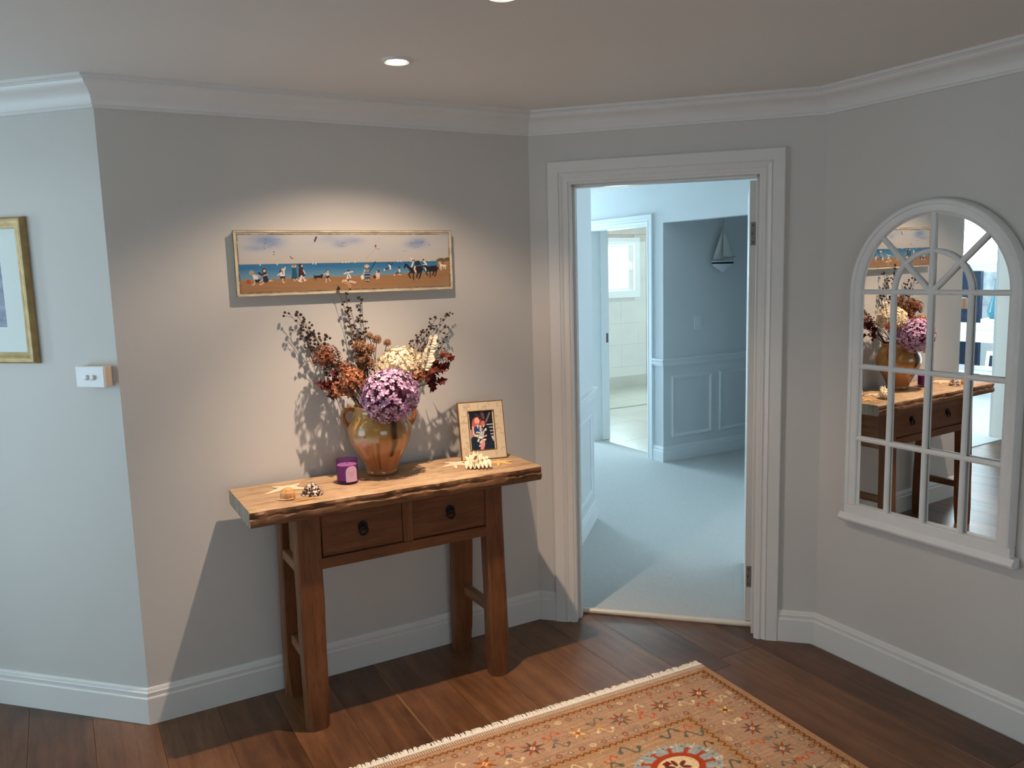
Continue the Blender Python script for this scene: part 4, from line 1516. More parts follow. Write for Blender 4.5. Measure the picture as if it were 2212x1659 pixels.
class Canvas:
    """tiny painter: paints linear colours onto a grid of points, u to the right and v up, in metres"""

    def __init__(self, w_, h_, res, bg):
        self.nx, self.ny = int(round(w_ / res)) + 1, int(round(h_ / res)) + 1
        self.w, self.h = w_, h_
        self.U, self.V = np.meshgrid(np.linspace(0, w_, self.nx), np.linspace(0, h_, self.ny))
        self.c = np.tile(np.array(bg, dtype=float), (self.ny, self.nx, 1))
        self.res = res

    def put(self, mask, colr, a=1.0):
        k = (np.clip(mask, 0, 1) * a)[..., None]
        self.c = self.c * (1 - k) + np.array(colr) * k

    def soft(self, d_):
        return np.clip(0.5 - d_ / self.res, 0, 1)

    def ell(self, u, v, a, b_, colr, rot=0.0, alpha=1.0, soft=None):
        x_, y_ = self.U - u, self.V - v
        ca, sa = math.cos(rot), math.sin(rot)
        p, q = x_ * ca + y_ * sa, -x_ * sa + y_ * ca
        r_ = np.sqrt((p / a) ** 2 + (q / b_) ** 2)
        if soft:
            m_ = np.exp(-(r_ ** 2) * soft)
        else:
            m_ = self.soft((r_ - 1) * min(a, b_))
        self.put(m_, colr, alpha)

    def ring(self, u, v, a, b_, wd, colr, rot=0.0, alpha=1.0):
        x_, y_ = self.U - u, self.V - v
        ca, sa = math.cos(rot), math.sin(rot)
        p, q = x_ * ca + y_ * sa, -x_ * sa + y_ * ca
        r_ = np.sqrt((p / a) ** 2 + (q / b_) ** 2)
        self.put(self.soft(np.abs(r_ - 1) * min(a, b_) - wd / 2), colr, alpha)

    def line(self, pts, wd, colr, alpha=1.0):
        for (x0, y0), (x1, y1) in zip(pts[:-1], pts[1:]):
            dx, dy = x1 - x0, y1 - y0
            L_ = dx * dx + dy * dy + 1e-12
            s = np.clip(((self.U - x0) * dx + (self.V - y0) * dy) / L_, 0, 1)
            d_ = np.hypot(self.U - x0 - s * dx, self.V - y0 - s * dy)
            self.put(self.soft(d_ - wd / 2), colr, alpha)

    def poly(self, pts, colr, alpha=1.0):
        ins = np.zeros(self.U.shape, bool)
        n = len(pts)
        j = n - 1
        for i in range(n):
            xi, yi = pts[i]
            xj, yj = pts[j]
            if yi != yj:
                c_ = ((yi > self.V) != (yj > self.V)) & (self.U < (xj - xi) * (self.V - yi) / (yj - yi) + xi)
                ins ^= c_
            j = i
        self.put(ins.astype(float), colr, alpha)

    def noise(self, fu, fv, seed, octs=4):
        r_ = np.random.default_rng(seed)
        out = np.zeros(self.U.shape)
        for o_ in range(octs):
            k = 2 ** o_
            for _ in range(4):
                a, c_ = r_.normal(0, 1, 2)
                out += np.sin((self.U * fu * a + self.V * fv * c_) * k * 6.28 + r_.uniform(0, 6.28)) / k / 2.2
        return out / 2

    def mesh(self, fn, name, m, parent):
        P = np.stack([self.U.ravel(), self.V.ravel()], 1)
        O, A, Bv = [np.array(q, float) for q in fn]
        vs = O + P[:, :1] * A + P[:, 1:] * Bv
        base = np.array(WL.get(parent.name, Vector((0, 0, 0)))) if parent else 0
        vs = vs - base
        nx, ny = self.nx, self.ny
        idx = np.arange(nx * ny).reshape(ny, nx)
        q = np.stack([idx[:-1, :-1], idx[:-1, 1:], idx[1:, 1:], idx[1:, :-1]], -1).reshape(-1, 4)
        me = bpy.data.meshes.new(name)
        me.vertices.add(nx * ny)
        me.vertices.foreach_set('co', vs.astype(np.float32).ravel())
        me.loops.add(q.size)
        me.loops.foreach_set('vertex_index', q.astype(np.int32).ravel())
        me.polygons.add(len(q))
        me.polygons.foreach_set('loop_start', np.arange(0, q.size, 4, dtype=np.int32))
        me.polygons.foreach_set('loop_total', np.full(len(q), 4, dtype=np.int32))
        me.update()
        me.validate()
        at = me.color_attributes.new('Col', 'FLOAT_COLOR', 'POINT')
        c4 = np.ones((nx * ny, 4), np.float32)
        c4[:, :3] = np.clip(self.c.reshape(-1, 3), 0, 1)
        at.data.foreach_set('color', c4.ravel())
        me.materials.append(m)
        o_ = bpy.data.objects.new(name, me)
        COL.objects.link(o_)
        if parent:
            o_.parent = parent
        return o_

# ------------------------------------------------------------------ beach painting
PX0, PZ0, PWd, PHt = -1.308, 1.597, 0.897, 0.246
HM_ = [0.0003876670970430484, -2.8344208071276448e-05, -0.03317102589859141, -1.4971997437540525e-05, -0.0003989802722856257, 0.2938939758283198, -6.22723542173689e-05, -1.3360812610480266e-05]


def pc(X, Y):
    """sketch coordinates -> metres on the painted board"""
    d_ = HM_[6] * X + HM_[7] * Y + 1
    return ((HM_[0] * X + HM_[1] * Y + HM_[2]) / d_, (HM_[3] * X + HM_[4] * Y + HM_[5]) / d_)


def f1(a, c):
    return pc(85.1 + a * 0.5, 42.5 + c * 0.5)


def f2(a, c):
    return pc(1106 + a * 0.5, 42.5 + c * 0.5)


K = 0.000205      # one sketch unit in metres
cv = Canvas(PWd, PHt, 0.0017, srgb(180, 180, 182))
vf = cv.V / PHt
cv.put(0.5 + 0.5 * cv.noise(3, 14, 1), srgb(194, 188, 178), 0.6)
cv.put(np.clip(1 - (vf - 0.5) / 0.16, 0, 1) * (vf > 0.5), srgb(192, 178, 160), 0.6)
for (fx, a, c, w_, h_, s) in ((f1, 640, 330, 330, 130, 0.9), (f1, 450, 480, 260, 70, 0.6), (f1, 800, 400, 200, 100, 0.4), (f1, 1980, 400, 170, 80, 0.6), (f2, 190, 340, 260, 90, 0.6), (f2, 1400, 370, 230, 120, 0.8), (f2, 1250, 410, 200, 80, 0.5), (f1, 1800, 300, 260, 80, 0.35)):
    u, v = fx(a, c)
    cv.ell(u, v, w_ * K, h_ * K, srgb(96, 130, 176), soft=1.6, alpha=s * 0.85)
rb = random.Random(12)
for (fx, a, c, w_, h_, n) in ((f1, 740, 400, 160, 90, 13), (f1, 2050, 400, 70, 90, 5), (f2, 30, 410, 40, 60, 3), (f2, 1430, 420, 170, 80, 16), (f2, 1140, 510, 30, 30, 2)):
    for _ in range(n):
        u, v = fx(a + rb.uniform(-w_, w_), c + rb.uniform(-h_, h_))
        s = rb.uniform(0.0016, 0.0030)
        cv.line([(u - s, v + s * 0.5), (u, v - s * 0.3), (u + s, v + s * 0.6)], 0.0011, srgb(56, 70, 92), 0.85)
hor = 0.121
shore = 0.062 + 0.012 * (cv.U / PWd) + 0.0012 * np.sin(cv.U * 40) + 0.010 * np.clip((cv.U - 0.80) / 0.06, 0, 1) ** 2 * 3
sea = (cv.V < hor) & (cv.V > shore)
g = np.clip((cv.V - shore) / (hor - shore), 0, 1)
cv.put(sea * 1.0, srgb(118, 152, 168))
cv.put(sea * np.clip(g * 1.5, 0, 1), srgb(44, 110, 158))
cv.put(sea * np.clip((g - 0.55) * 1.4, 0, 1), srgb(22, 76, 124))
cv.put(sea * (0.5 + 0.5 * cv.noise(5, 60, 4)), srgb(70, 138, 166), 0.45)
cv.line([(0.02, hor), (0.84, hor)], 0.0013, srgb(150, 168, 172), 0.5)
sand = cv.V <= shore
cv.put(sand * 1.0, srgb(166, 124, 84))
cv.put(sand * (0.5 + 0.5 * cv.noise(4, 40, 6)), srgb(140, 100, 66), 0.55)
cv.put(sand * np.clip((shore - cv.V - 0.035) / 0.04, 0, 1), srgb(164, 132, 100), 0.7)
hd = np.maximum(0.014 * np.sqrt(np.clip(1 - ((cv.U - 0.846) / 0.024) ** 2, 0, 1)), 0.016 * np.sqrt(np.clip(1 - ((cv.U - 0.876) / 0.022) ** 2, 0, 1)))
cv.put(((cv.V > hor - 0.003) & (cv.V < hor - 0.002 + hd) & (cv.U > 0.822)) * 1.0, srgb(104, 92, 62))
cv.put(((cv.V < hor - 0.002) & (cv.V > shore - 0.01) & (cv.U > 0.826 + 0.010 * np.sin((hor - cv.V) * 60) - 0.35 * (hor - cv.V))) * 1.0, srgb(164, 122, 82))
WHT, SKN, NVY, BLK, MRN, TEA = srgb(232, 222, 206), srgb(226, 188, 156), srgb(28, 34, 62), srgb(22, 18, 20), srgb(74, 28, 36), srgb(26, 84, 108)
for (fx, a, c) in ((f1, 525, 775), (f1, 838, 770), (f1, 1495, 755), (f1, 1548, 755), (f1, 2040, 730), (f1, 2100, 730), (f1, 2150, 730), (f2, 230, 725), (f2, 1018, 710), (f2, 1075, 712), (f2, 1255, 705), (f2, 1585, 700)):
    u, v = fx(a, c)
    cv.poly([(u - 0.0022, v - 0.004), (u + 0.0024, v - 0.004), (u + 0.0003, v + 0.0052)], WHT)


def P(fx, *pts):
    return [fx(a, c) for a, c in pts]


def E_(fx, a, c, w_, h_, colr, rot=0):
    u, v = fx(a, c)
    cv.ell(u, v, w_ * K / 2 * 1.0, h_ * K / 2 * 1.0, colr, rot)


# two children tumbling with a red ball
E_(f1, 312, 1095, 75, 80, srgb(178, 62, 40))
E_(f1, 370, 930, 90, 90, srgb(170, 146, 112))
cv.poly(P(f1, (385, 975), (440, 960), (520, 1060), (420, 1090)), srgb(214, 214, 206))
cv.line(P(f1, (420, 970), (520, 1000)), 0.004, SKN)
cv.poly(P(f1, (420, 1060), (520, 1045), (560, 1110), (440, 1110)), NVY)
cv.line(P(f1, (430, 1100), (420, 1140), (385, 1155)), 0.004, SKN)
cv.line(P(f1, (520, 1100), (575, 1060)), 0.004, SKN)
E_(f1, 600, 890, 80, 90, srgb(40, 28, 28))
E_(f1, 605, 895, 46, 52, SKN)
cv.poly(P(f1, (570, 920), (640, 910), (655, 1000), (575, 1010)), MRN)
cv.line(P(f1, (500, 935), (560, 965)), 0.0075, NVY)
cv.line(P(f1, (590, 985), (660, 960)), 0.0035, SKN)
cv.poly(P(f1, (575, 1000), (650, 985), (700, 1085), (640, 1110), (580, 1110)), NVY)
cv.line(P(f1, (690, 1080), (745, 1070)), 0.0048, SKN)
cv.line(P(f1, (590, 1105), (540, 1150), (525, 1140)), 0.0045, SKN)
# girl waving
cv.poly(P(f1, (870, 910), (920, 870), (950, 900), (900, 925)), srgb(40, 26, 26))
E_(f1, 945, 875, 55, 62, SKN)
cv.line(P(f1, (915, 930), (850, 975)), 0.0038, WHT)
cv.line(P(f1, (965, 900), (988, 830)), 0.0042, WHT)
cv.poly(P(f1, (905, 915), (975, 905), (985, 995), (890, 995)), WHT)
cv.line(P(f1, (935, 915), (945, 950)), 0.0032, NVY)
cv.poly(P(f1, (890, 990), (988, 990), (985, 1040), (895, 1045)), MRN)
cv.line(P(f1, (940, 1040), (948, 1105), (975, 1112)), 0.0042, SKN)
# couple in cloaks
E_(f1, 1150, 808, 88, 52, srgb(220, 178, 130))
E_(f1, 1148, 800, 44, 36, srgb(150, 100, 66))
cv.poly(P(f1, (1115, 830), (1180, 830), (1222, 1050), (1105, 1045)), TEA)
cv.line(P(f1, (1150, 1050), (1168, 1078)), 0.0045, SKN)
cv.line(P(f1, (1195, 1045), (1225, 1066)), 0.0045, SKN)
E_(f1, 1270, 802, 80, 70, srgb(28, 20, 26))
E_(f1, 1292, 803, 34, 38, SKN)
cv.poly(P(f1, (1240, 840), (1310, 830), (1360, 960), (1330, 1010), (1225, 1010)), srgb(62, 28, 42))
cv.line(P(f1, (1320, 880), (1352, 950)), 0.0035, WHT)
cv.poly(P(f1, (1280, 975), (1308, 980), (1285, 1070), (1238, 1070)), WHT)
cv.line(P(f1, (1240, 1082), (1290, 1090)), 0.0050, WHT)
cv.line(P(f1, (1320, 1010), (1345, 1072), (1370, 1062)), 0.0050, WHT)
# dog and boy
cv.line(P(f1, (1535, 1005), (1650, 1000)), 0.0095, BLK)
E_(f1, 1665, 975, 55, 40, BLK)
cv.line(P(f1, (1540, 1010), (1515, 970)), 0.0028, BLK)
cv.line(P(f1, (1545, 1010), (1510, 1040)), 0.0030, BLK)
cv.line(P(f1, (1550, 1010), (1552, 1065)), 0.0030, BLK)
cv.line(P(f1, (1625, 1010), (1670, 1030)), 0.0030, BLK)
E_(f1, 1765, 895, 46, 50, srgb(54, 40, 40))
E_(f1, 1770, 903, 34, 36, SKN)
cv.line(P(f1, (1745, 935), (1690, 965)), 0.0035, SKN)
cv.poly(P(f1, (1740, 930), (1790, 925), (1795, 985), (1740, 990)), srgb(222, 200, 172))
cv.poly(P(f1, (1735, 985), (1800, 980), (1805, 1030), (1730, 1035)), srgb(52, 44, 60))
cv.line(P(f1, (1745, 1035), (1738, 1105)), 0.0036, SKN)
cv.line(P(f1, (1788, 1030), (1815, 1080)), 0.0036, SKN)
# woman with cart (partly behind the twigs)
E_(f2, 112, 895, 46, 40, BLK)
cv.line(P(f2, (30, 945), (110, 918), (185, 910)), 0.0045, WHT)
E_(f2, 108, 940, 36, 34, SKN)
cv.poly(P(f2, (85, 960), (130, 955), (165, 1030), (70, 1040)), WHT)
cv.line(P(f2, (105, 980), (125, 1030)), 0.003, MRN)
cv.poly(P(f2, (0, 1060), (70, 1050), (255, 1095), (240, 1130), (60, 1130), (-20, 1095)), SKN)
cv.line(P(f2, (20, 1100), (250, 1140)), 0.0035, srgb(150, 84, 66))
E_(f2, 105, 1070, 40, 40, MRN)
cv.ring(*f2(130, 1168), 0.0052, 0.0052, 0.002, SKN)
# woman in striped dress, little girl
E_(f2, 445, 805, 100, 56, srgb(220, 182, 132))
E_(f2, 448, 830, 44, 34, SKN)
cv.poly(P(f2, (410, 850), (495, 845), (515, 900), (500, 1050), (405, 1050)), srgb(40, 76, 104))
for yy in (880, 905, 940, 1000):
    cv.line(P(f2, (412, yy), (502, yy - 4)), 0.0022, srgb(190, 206, 206))
cv.poly(P(f2, (330, 1000), (380, 950), (400, 1040), (350, 1055)), WHT)
cv.line(P(f2, (405, 870), (390, 940)), 0.004, SKN)
cv.line(P(f2, (500, 895), (600, 730)), 0.0050, srgb(26, 66, 92))
cv.line(P(f2, (435, 1050), (435, 1080)), 0.0040, SKN)
cv.line(P(f2, (475, 1050), (478, 1080)), 0.0040, SKN)
cv.line(P(f2, (425, 1088), (488, 1090)), 0.0035, BLK)
E_(f2, 655, 905, 62, 60, srgb(60, 34, 36))
E_(f2, 632, 910, 30, 36, SKN)
cv.poly(P(f2, (610, 935), (680, 925), (688, 1010), (615, 1020)), srgb(228, 196, 180))
E_(f2, 590, 1005, 60, 64, srgb(60, 30, 26))
cv.line(P(f2, (615, 1040), (670, 1030)), 0.0040, SKN)
# kite and other kites
u, v = f2(606, 440)
cv.poly([(u, v + 0.0082), (u + 0.0042, v + 0.001), (u, v - 0.0085), (u - 0.0042, v + 0.001)], srgb(150, 30, 34))
cv.line(P(f2, (606, 480), (420, 690)), 0.0009, srgb(150, 84, 66), 0.8)
cv.line(P(f2, (612, 475), (650, 498), (690, 495)), 0.0016, srgb(90, 60, 60), 0.8)
cv.line(P(f1, (1555, 280), (1530, 350)), 0.0065, srgb(62, 40, 48))
E_(f1, 1555, 280, 36, 36, srgb(52, 34, 40))
cv.line(P(f1, (1082, 630), (1098, 660), (1130, 668)), 0.0032, srgb(120, 38, 34))
E_(f1, 778, 545, 28, 18, srgb(60, 44, 48))
E_(f1, 778, 592, 24, 18, srgb(60, 44, 48))
# boys with spades
cv.line(P(f2, (775, 878), (860, 825)), 0.0045, NVY)
E_(f2, 772, 878, 34, 34, WHT)
cv.line(P(f2, (855, 790), (880, 860)), 0.0055, WHT)
cv.line(P(f2, (840, 740), (890, 790), (920, 750)), 0.0035, NVY)
cv.line(P(f2, (875, 800), (880, 860)), 0.0055, srgb(206, 222, 226))
E_(f2, 1040, 835, 40, 40, BLK)
cv.line(P(f2, (955, 970), (1030, 905)), 0.0040, srgb(60, 50, 46))
E_(f2, 955, 968, 28, 28, WHT)
cv.line(P(f2, (1040, 870), (1052, 930)), 0.0068, WHT)
cv.line(P(f2, (1030, 940), (1065, 935)), 0.0050, BLK)
cv.line(P(f2, (1035, 955), (1070, 962)), 0.0050, SKN)
# horses and riders
for (dx, dy, s) in ((330, -20, 0.85), (0, 0, 1.0)):
    def hp(a, c):
        return f2(1140 + dx + (a - 1140) * s, 880 + dy + (c - 880) * s)
    HB = srgb(40, 26, 26)
    cv.poly([hp(*q) for q in ((1215, 830), (1440, 800), (1480, 860), (1450, 930), (1250, 940))], HB)
    cv.poly([hp(*q) for q in ((1150, 755), (1190, 770), (1260, 850), (1240, 900), (1170, 810), (1135, 855), (1118, 840))], HB)
    for lg in (((1245, 920), (1215, 960), (1250, 1020)), ((1300, 930), (1305, 1050)), ((1410, 920), (1370, 970), (1360, 1015)), ((1450, 910), (1430, 970), (1405, 1035))):
        cv.line([hp(*q) for q in lg], 0.0060 * s, HB)
    cv.line([hp(1470, 850), hp(1510, 900)], 0.0045 * s, HB)
cv.line(P(f2, (1640, 800), (1662, 910)), 0.004, srgb(40, 26, 26))
E_(f2, 1300, 700, 60, 44, BLK)
cv.line(P(f2, (1245, 660), (1300, 690)), 0.0035, WHT)
cv.line(P(f2, (1300, 725), (1270, 820)), 0.0062, WHT)
cv.poly(P(f2, (1320, 720), (1400, 700), (1440, 780), (1330, 800)), srgb(36, 44, 52))
cv.line(P(f2, (1330, 820), (1320, 860), (1345, 915)), 0.0062, WHT)
E_(f2, 1485, 693, 44, 36, BLK)
cv.line(P(f2, (1495, 720), (1540, 775)), 0.0072, WHT)
cv.line(P(f2, (1475, 780), (1530, 780)), 0.0032, WHT)
cv.line(P(f2, (1520, 840), (1530, 880)), 0.004, WHT)
# white pony far right
cv.line(P(f2, (1800, 790), (1890, 800)), 0.0082, WHT)
cv.line(P(f2, (1785, 740), (1805, 790)), 0.0050, WHT)
for (a, c, e, f_) in ((1800, 810, 1785, 865), (1815, 810, 1810, 880), (1885, 810, 1890, 860), (1870, 810, 1855, 845)):
    cv.line(P(f2, (a, c), (e, f_)), 0.0030, WHT)
cv.line(P(f2, (1840, 720), (1850, 770)), 0.0050, srgb(120, 84, 60))
E_(f2, 1848, 715, 26, 30, srgb(70, 50, 40))
# worn line inside the moulded edge
wr = cv.noise(6, 6, 9)
eu = np.minimum(cv.U, PWd - cv.U)
ev = np.minimum(cv.V, PHt - cv.V)
eb = np.minimum(eu, ev)
cv.put((eb < 0.0135) * 1.0, srgb(202, 188, 160))
cv.put(np.exp(-((eb - 0.0128) / (0.0019 + 0.0009 * wr)) ** 2) * np.clip(0.9 + 0.6 * cv.noise(9, 20, 14), 0, 1), srgb(44, 28, 18), 0.95)
cv.put((eb < 0.011) * np.clip(cv.noise(16, 40, 10), 0, 1), srgb(96, 70, 44), 0.5)
pnt = thing('beach_painting', (-0.86, 0, 1.597), 'long narrow painting of people and horses on a beach, hung above the console', 'painting')
cv.mesh(((PX0, -0.0302, PZ0), (1, 0, 0), (0, 0, 1)), 'painted_panel', PAINTED, pnt)
FRC = mat('worn_cream_edge', srgb(206, 192, 164), 0.6, var=0.25, scale=22, bump=0.2, bscale=80)
FRD = mat('dark_worn_line', srgb(48, 32, 22), 0.7, var=0.3, scale=30)
MB().box(PX0 + 0.002, PX0 + PWd - 0.002, -0.0298, -0.001, PZ0 + 0.002, PZ0 + PHt - 0.002).build('backing_board', FRC, pnt, bevel=0.001)
X0, X1, Z0, Z1 = PX0, PX0 + PWd, PZ0, PZ0 + PHt
for (xa, xb, za, zb) in ((X0, X0 + 0.008, Z0, Z1), (X1 - 0.008, X1, Z0, Z1), (X0 + 0.008, X1 - 0.008, Z1 - 0.0065, Z1), (X0 + 0.008, X1 - 0.008, Z0, Z0 + 0.0055)):
    MB().box(xa, xb, -0.0335, -0.024, za, zb).build('frame_bar', FRC, pnt, bevel=0.002)
for (xa, xb, za, zb) in ((X0 - 0.0012, X0, Z0, Z1), (X1, X1 + 0.0012, Z0, Z1), (X0, X1, Z1, Z1 + 0.0014)):
    MB().box(xa, xb, -0.0315, -0.026, za, zb).build('worn_edge', FRD, pnt)

# ------------------------------------------------------------------ photo frame on the table
e1v = Vector((0.9733, -0.2296, 0))
bkv = Vector((0.2296, 0.9733, 0))
lam = math.radians(14)
upv = Vector((0, 0, 1)) * math.cos(lam) + bkv * math.sin(lam)
nrv = e1v.cross(upv).normalized()     # towards the back
if nrv.dot(bkv) < 0:
    nrv = -nrv
BLp = Vector((-0.464, -0.168, ZT + 0.0005))
FW_, FH_ = 0.200, 0.250
pframe = thing('photo_frame', tuple(BLp + e1v * FW_ / 2), 'cream embossed photo frame with a couple in evening dress, standing on the table', 'picture frame')


def fp(u, v, d=0.0):
    return BLp + e1v * u + upv * v + nrv * d


EMB = painted('embossed_cream', 0.45, coat=0.1)
FCR = mat('antique_gold_edge', srgb(128, 92, 46), 0.45, metal=0.3, var=0.25, scale=40)
IX0, IX1, IY0, IY1 = 0.043, 0.155, 0.042, 0.208
b = MB()
b.prism([(0, 0), (FW_, 0), (FW_, FH_), (0, FH_)], lambda u, v, d: tuple(fp(u, v, d)), 0.006, 0.016)
b.build('backing', FCR, pframe)
# embossed border: grid with raised scrolls (real relief), opening left out
ec = Canvas(FW_ - 0.006, FH_ - 0.006, 0.0014, srgb(208, 190, 160))
hgt = np.zeros(ec.U.shape)
rs2 = random.Random(77)
marks = []
for _ in range(40):
    s = rs2.choice((0, 1, 2, 3))
    if s == 0:
        marks.append((rs2.uniform(0.008, 0.036), rs2.uniform(0.01, FH_ - 0.015)))
    elif s == 1:
        marks.append((rs2.uniform(0.160, 0.186), rs2.uniform(0.01, FH_ - 0.015)))
    elif s == 2:
        marks.append((rs2.uniform(0.01, FW_ - 0.015), rs2.uniform(0.008, 0.034)))
    else:
        marks.append((rs2.uniform(0.01, FW_ - 0.015), rs2.uniform(0.212, 0.236)))
for (mu, mv) in marks:
    R_ = rs2.uniform(0.005, 0.014)
    a0 = rs2.uniform(0, 6.28)
    du, dv_ = ec.U - mu, ec.V - mv
    rr = np.hypot(du, dv_)
    an = np.mod(np.arctan2(dv_, du) - a0, 2 * np.pi)
    m_ = np.exp(-((rr - R_ * (1 - 0.12 * an)) / 0.0009) ** 2) * (an < rs2.uniform(2.2, 4.6))
    hgt = np.maximum(hgt, m_)
ec.put(np.clip(np.roll(hgt, 1, 0) - hgt * 0.4, 0, 1), srgb(136, 110, 76), 0.9)
vs, fs = [], []
ny, nx = ec.U.shape
for j in range(ny):
    for i in range(nx):
        vs.append(tuple(fp(0.003 + ec.U[j, i], 0.003 + ec.V[j, i], -0.002 - 0.0014 * hgt[j, i])))
for j in range(ny - 1):
    for i in range(nx - 1):
        u, v = 0.003 + ec.U[j, i], 0.003 + ec.V[j, i]
        if IX0 - 0.002 < u < IX1 and IY0 - 0.002 < v < IY1:
            continue
        k = j * nx + i
        fs.append((k, k + 1, k + nx + 1, k + nx))
b = MB()
b.add(vs, fs)
b.build('embossed_border', EMB, pframe, smooth=True, col=ec.c.reshape(-1, 3))


def rect_ring(u0, u1, v0, v1, wd, d0, d1):
    b_ = MB()
    for (a, c, e, f_) in ((u0 - wd, u1 + wd, v0 - wd, v0), (u0 - wd, u1 + wd, v1, v1 + wd), (u0 - wd, u0, v0, v1), (u1, u1 + wd, v0, v1)):
        b_.prism([(a, e), (c, e), (c, f_), (a, f_)], lambda u, v, d: tuple(fp(u, v, d)), d0, d1)
    return b_


rect_ring(0.0035, FW_ - 0.0035, 0.0035, FH_ - 0.0035, 0.0035, -0.0030, 0.008).build('outer_rim', FCR, pframe)
rect_ring(IX0, IX1, IY0, IY1, 0.003, -0.0036, 0.006).build('inner_rim', FCR, pframe)
ph = Canvas(IX1 - IX0, IY1 - IY0, 0.0011, srgb(20, 20, 26))
pw_, ph_ = IX1 - IX0, IY1 - IY0


def q2(a, c):
    """sketch coordinates of the photo (crop pixels 440..905 x 330..1010) -> metres"""
    x_ = (a - (440 + (c - 330) * 0.07)) / 455 * pw_
    return (x_, (1015 - c + (a - 440) * 0.04 - 12) / 690 * ph_)


def PP(*pts):
    return [q2(*p) for p in pts]


def PE(a, c, w_, h_, colr, rot=0, alpha=1):
    u, v = q2(a, c)
    ph.ell(u, v, w_ / 455 * pw_ / 2, h_ / 690 * ph_ / 2, colr, rot, alpha)


ph.put(0.5 + 0.5 * ph.noise(25, 25, 3), srgb(34, 30, 36), 0.6)
ph.line(PP((690, 330), (740, 560)), 0.013, srgb(96, 72, 74), 0.9)
ph.line(PP((835, 370), (770, 520)), 0.007, srgb(132, 104, 96), 0.9)
ph.line(PP((570, 350), (640, 430)), 0.010, srgb(58, 44, 52), 0.9)
for c in (575, 630, 690, 750):
    ph.line(PP((780 + (c - 570) * 0.3, c), (900, c + 4)), 0.0042, srgb(190, 186, 186))
ph.poly(PP((830, 790), (905, 790), (905, 880), (840, 880)), srgb(206, 196, 190))
ph.poly(PP((470, 640), (505, 630), (560, 820), (480, 835)), srgb(176, 130, 128))
ph.poly(PP((480, 800), (640, 700), (820, 700), (905, 900), (905, 1010), (480, 1015)), srgb(24, 32, 46))
ph.poly(PP((700, 600), (770, 580), (830, 640), (860, 860), (720, 900), (680, 640)), srgb(22, 22, 34))
PE(612, 530, 190, 220, srgb(176, 86, 70))
PE(560, 560, 90, 120, srgb(190, 98, 76))
PE(660, 450, 80, 40, srgb(60, 24, 30))
PE(605, 490, 86, 110, srgb(238, 178, 162))
PE(605, 520, 34, 12, srgb(180, 80, 84))
PE(588, 482, 12, 8, srgb(60, 40, 40))
PE(622, 482, 12, 8, srgb(60, 40, 40))
PE(712, 510, 84, 90, srgb(52, 24, 24))
PE(712, 540, 68, 90, srgb(206, 112, 98))
PE(700, 530, 10, 7, srgb(60, 30, 30))
PE(728, 530, 10, 7, srgb(60, 30, 30))
ph.poly(PP((690, 585), (745, 580), (730, 610), (710, 615)), srgb(226, 216, 214))
ph.poly(PP((560, 585), (650, 580), (690, 690), (570, 700)), srgb(22, 62, 118))
ph.poly(PP((590, 565), (635, 560), (625, 640)), srgb(238, 184, 168))
ph.line(PP((528, 590), (545, 720), (610, 770)), 0.0075, srgb(232, 176, 160))
ph.line(PP((670, 600), (690, 680)), 0.005, srgb(226, 172, 160))
ph.poly(PP((660, 860), (740, 830), (745, 930), (720, 1012), (665, 1012)), srgb(226, 140, 136))
rp2 = random.Random(6)
for _ in range(42):
    a, c = rp2.gauss(675, 44), rp2.gauss(770, 66)
    PE(a, c, rp2.uniform(24, 46), rp2.uniform(20, 40), srgb(*[int(x_) for x_ in (rp2.uniform(196, 240),) * 2 + (rp2.uniform(180, 226),)]), rp2.uniform(0, 3))
    if rp2.random() < 0.7:
        PE(a + rp2.uniform(-40, 40), c + rp2.uniform(-30, 30), 26, 14, srgb(30, 44, 34), rp2.uniform(0, 3))
PE(760, 660, 34, 46, srgb(226, 222, 206))
ph.line(PP((740, 780), (770, 770)), 0.006, srgb(226, 166, 150))
eu = np.minimum(ph.U, ph.w - ph.U)
ph.put((eu < 0.0045) * 1.0, srgb(206, 190, 166))
o_p = fp(IX0, IY0, 0.003)
ph.mesh((tuple(o_p), tuple(e1v), tuple(upv)), 'photo_print', PRINT, pframe)
b = MB()
tp, bt = fp(FW_ / 2, 0.17, 0.016), fp(FW_ / 2, 0.0, 0) + bkv * 0.095
bt = Vector((bt.x, bt.y, ZT + 0.001))
b.hexa([tuple(tp - e1v * 0.02), tuple(tp + e1v * 0.02), tuple(tp + e1v * 0.02 + nrv * 0.003), tuple(tp - e1v * 0.02 + nrv * 0.003),
        tuple(bt - e1v * 0.03), tuple(bt + e1v * 0.03), tuple(bt + e1v * 0.03 + nrv * 0.003), tuple(bt - e1v * 0.03 + nrv * 0.003)])
b.build('easel_back', NAVY, pframe)

# ------------------------------------------------------------------ shells and starfish on the table
STARM = mat('chalky_starfish', srgb(222, 200, 170), 0.85, var=0.08, scale=90, bump=0.6, bscale=350)
STARY = mat('honey_starfish', srgb(222, 176, 112), 0.8, var=0.12, scale=80, bump=0.6, bscale=350)


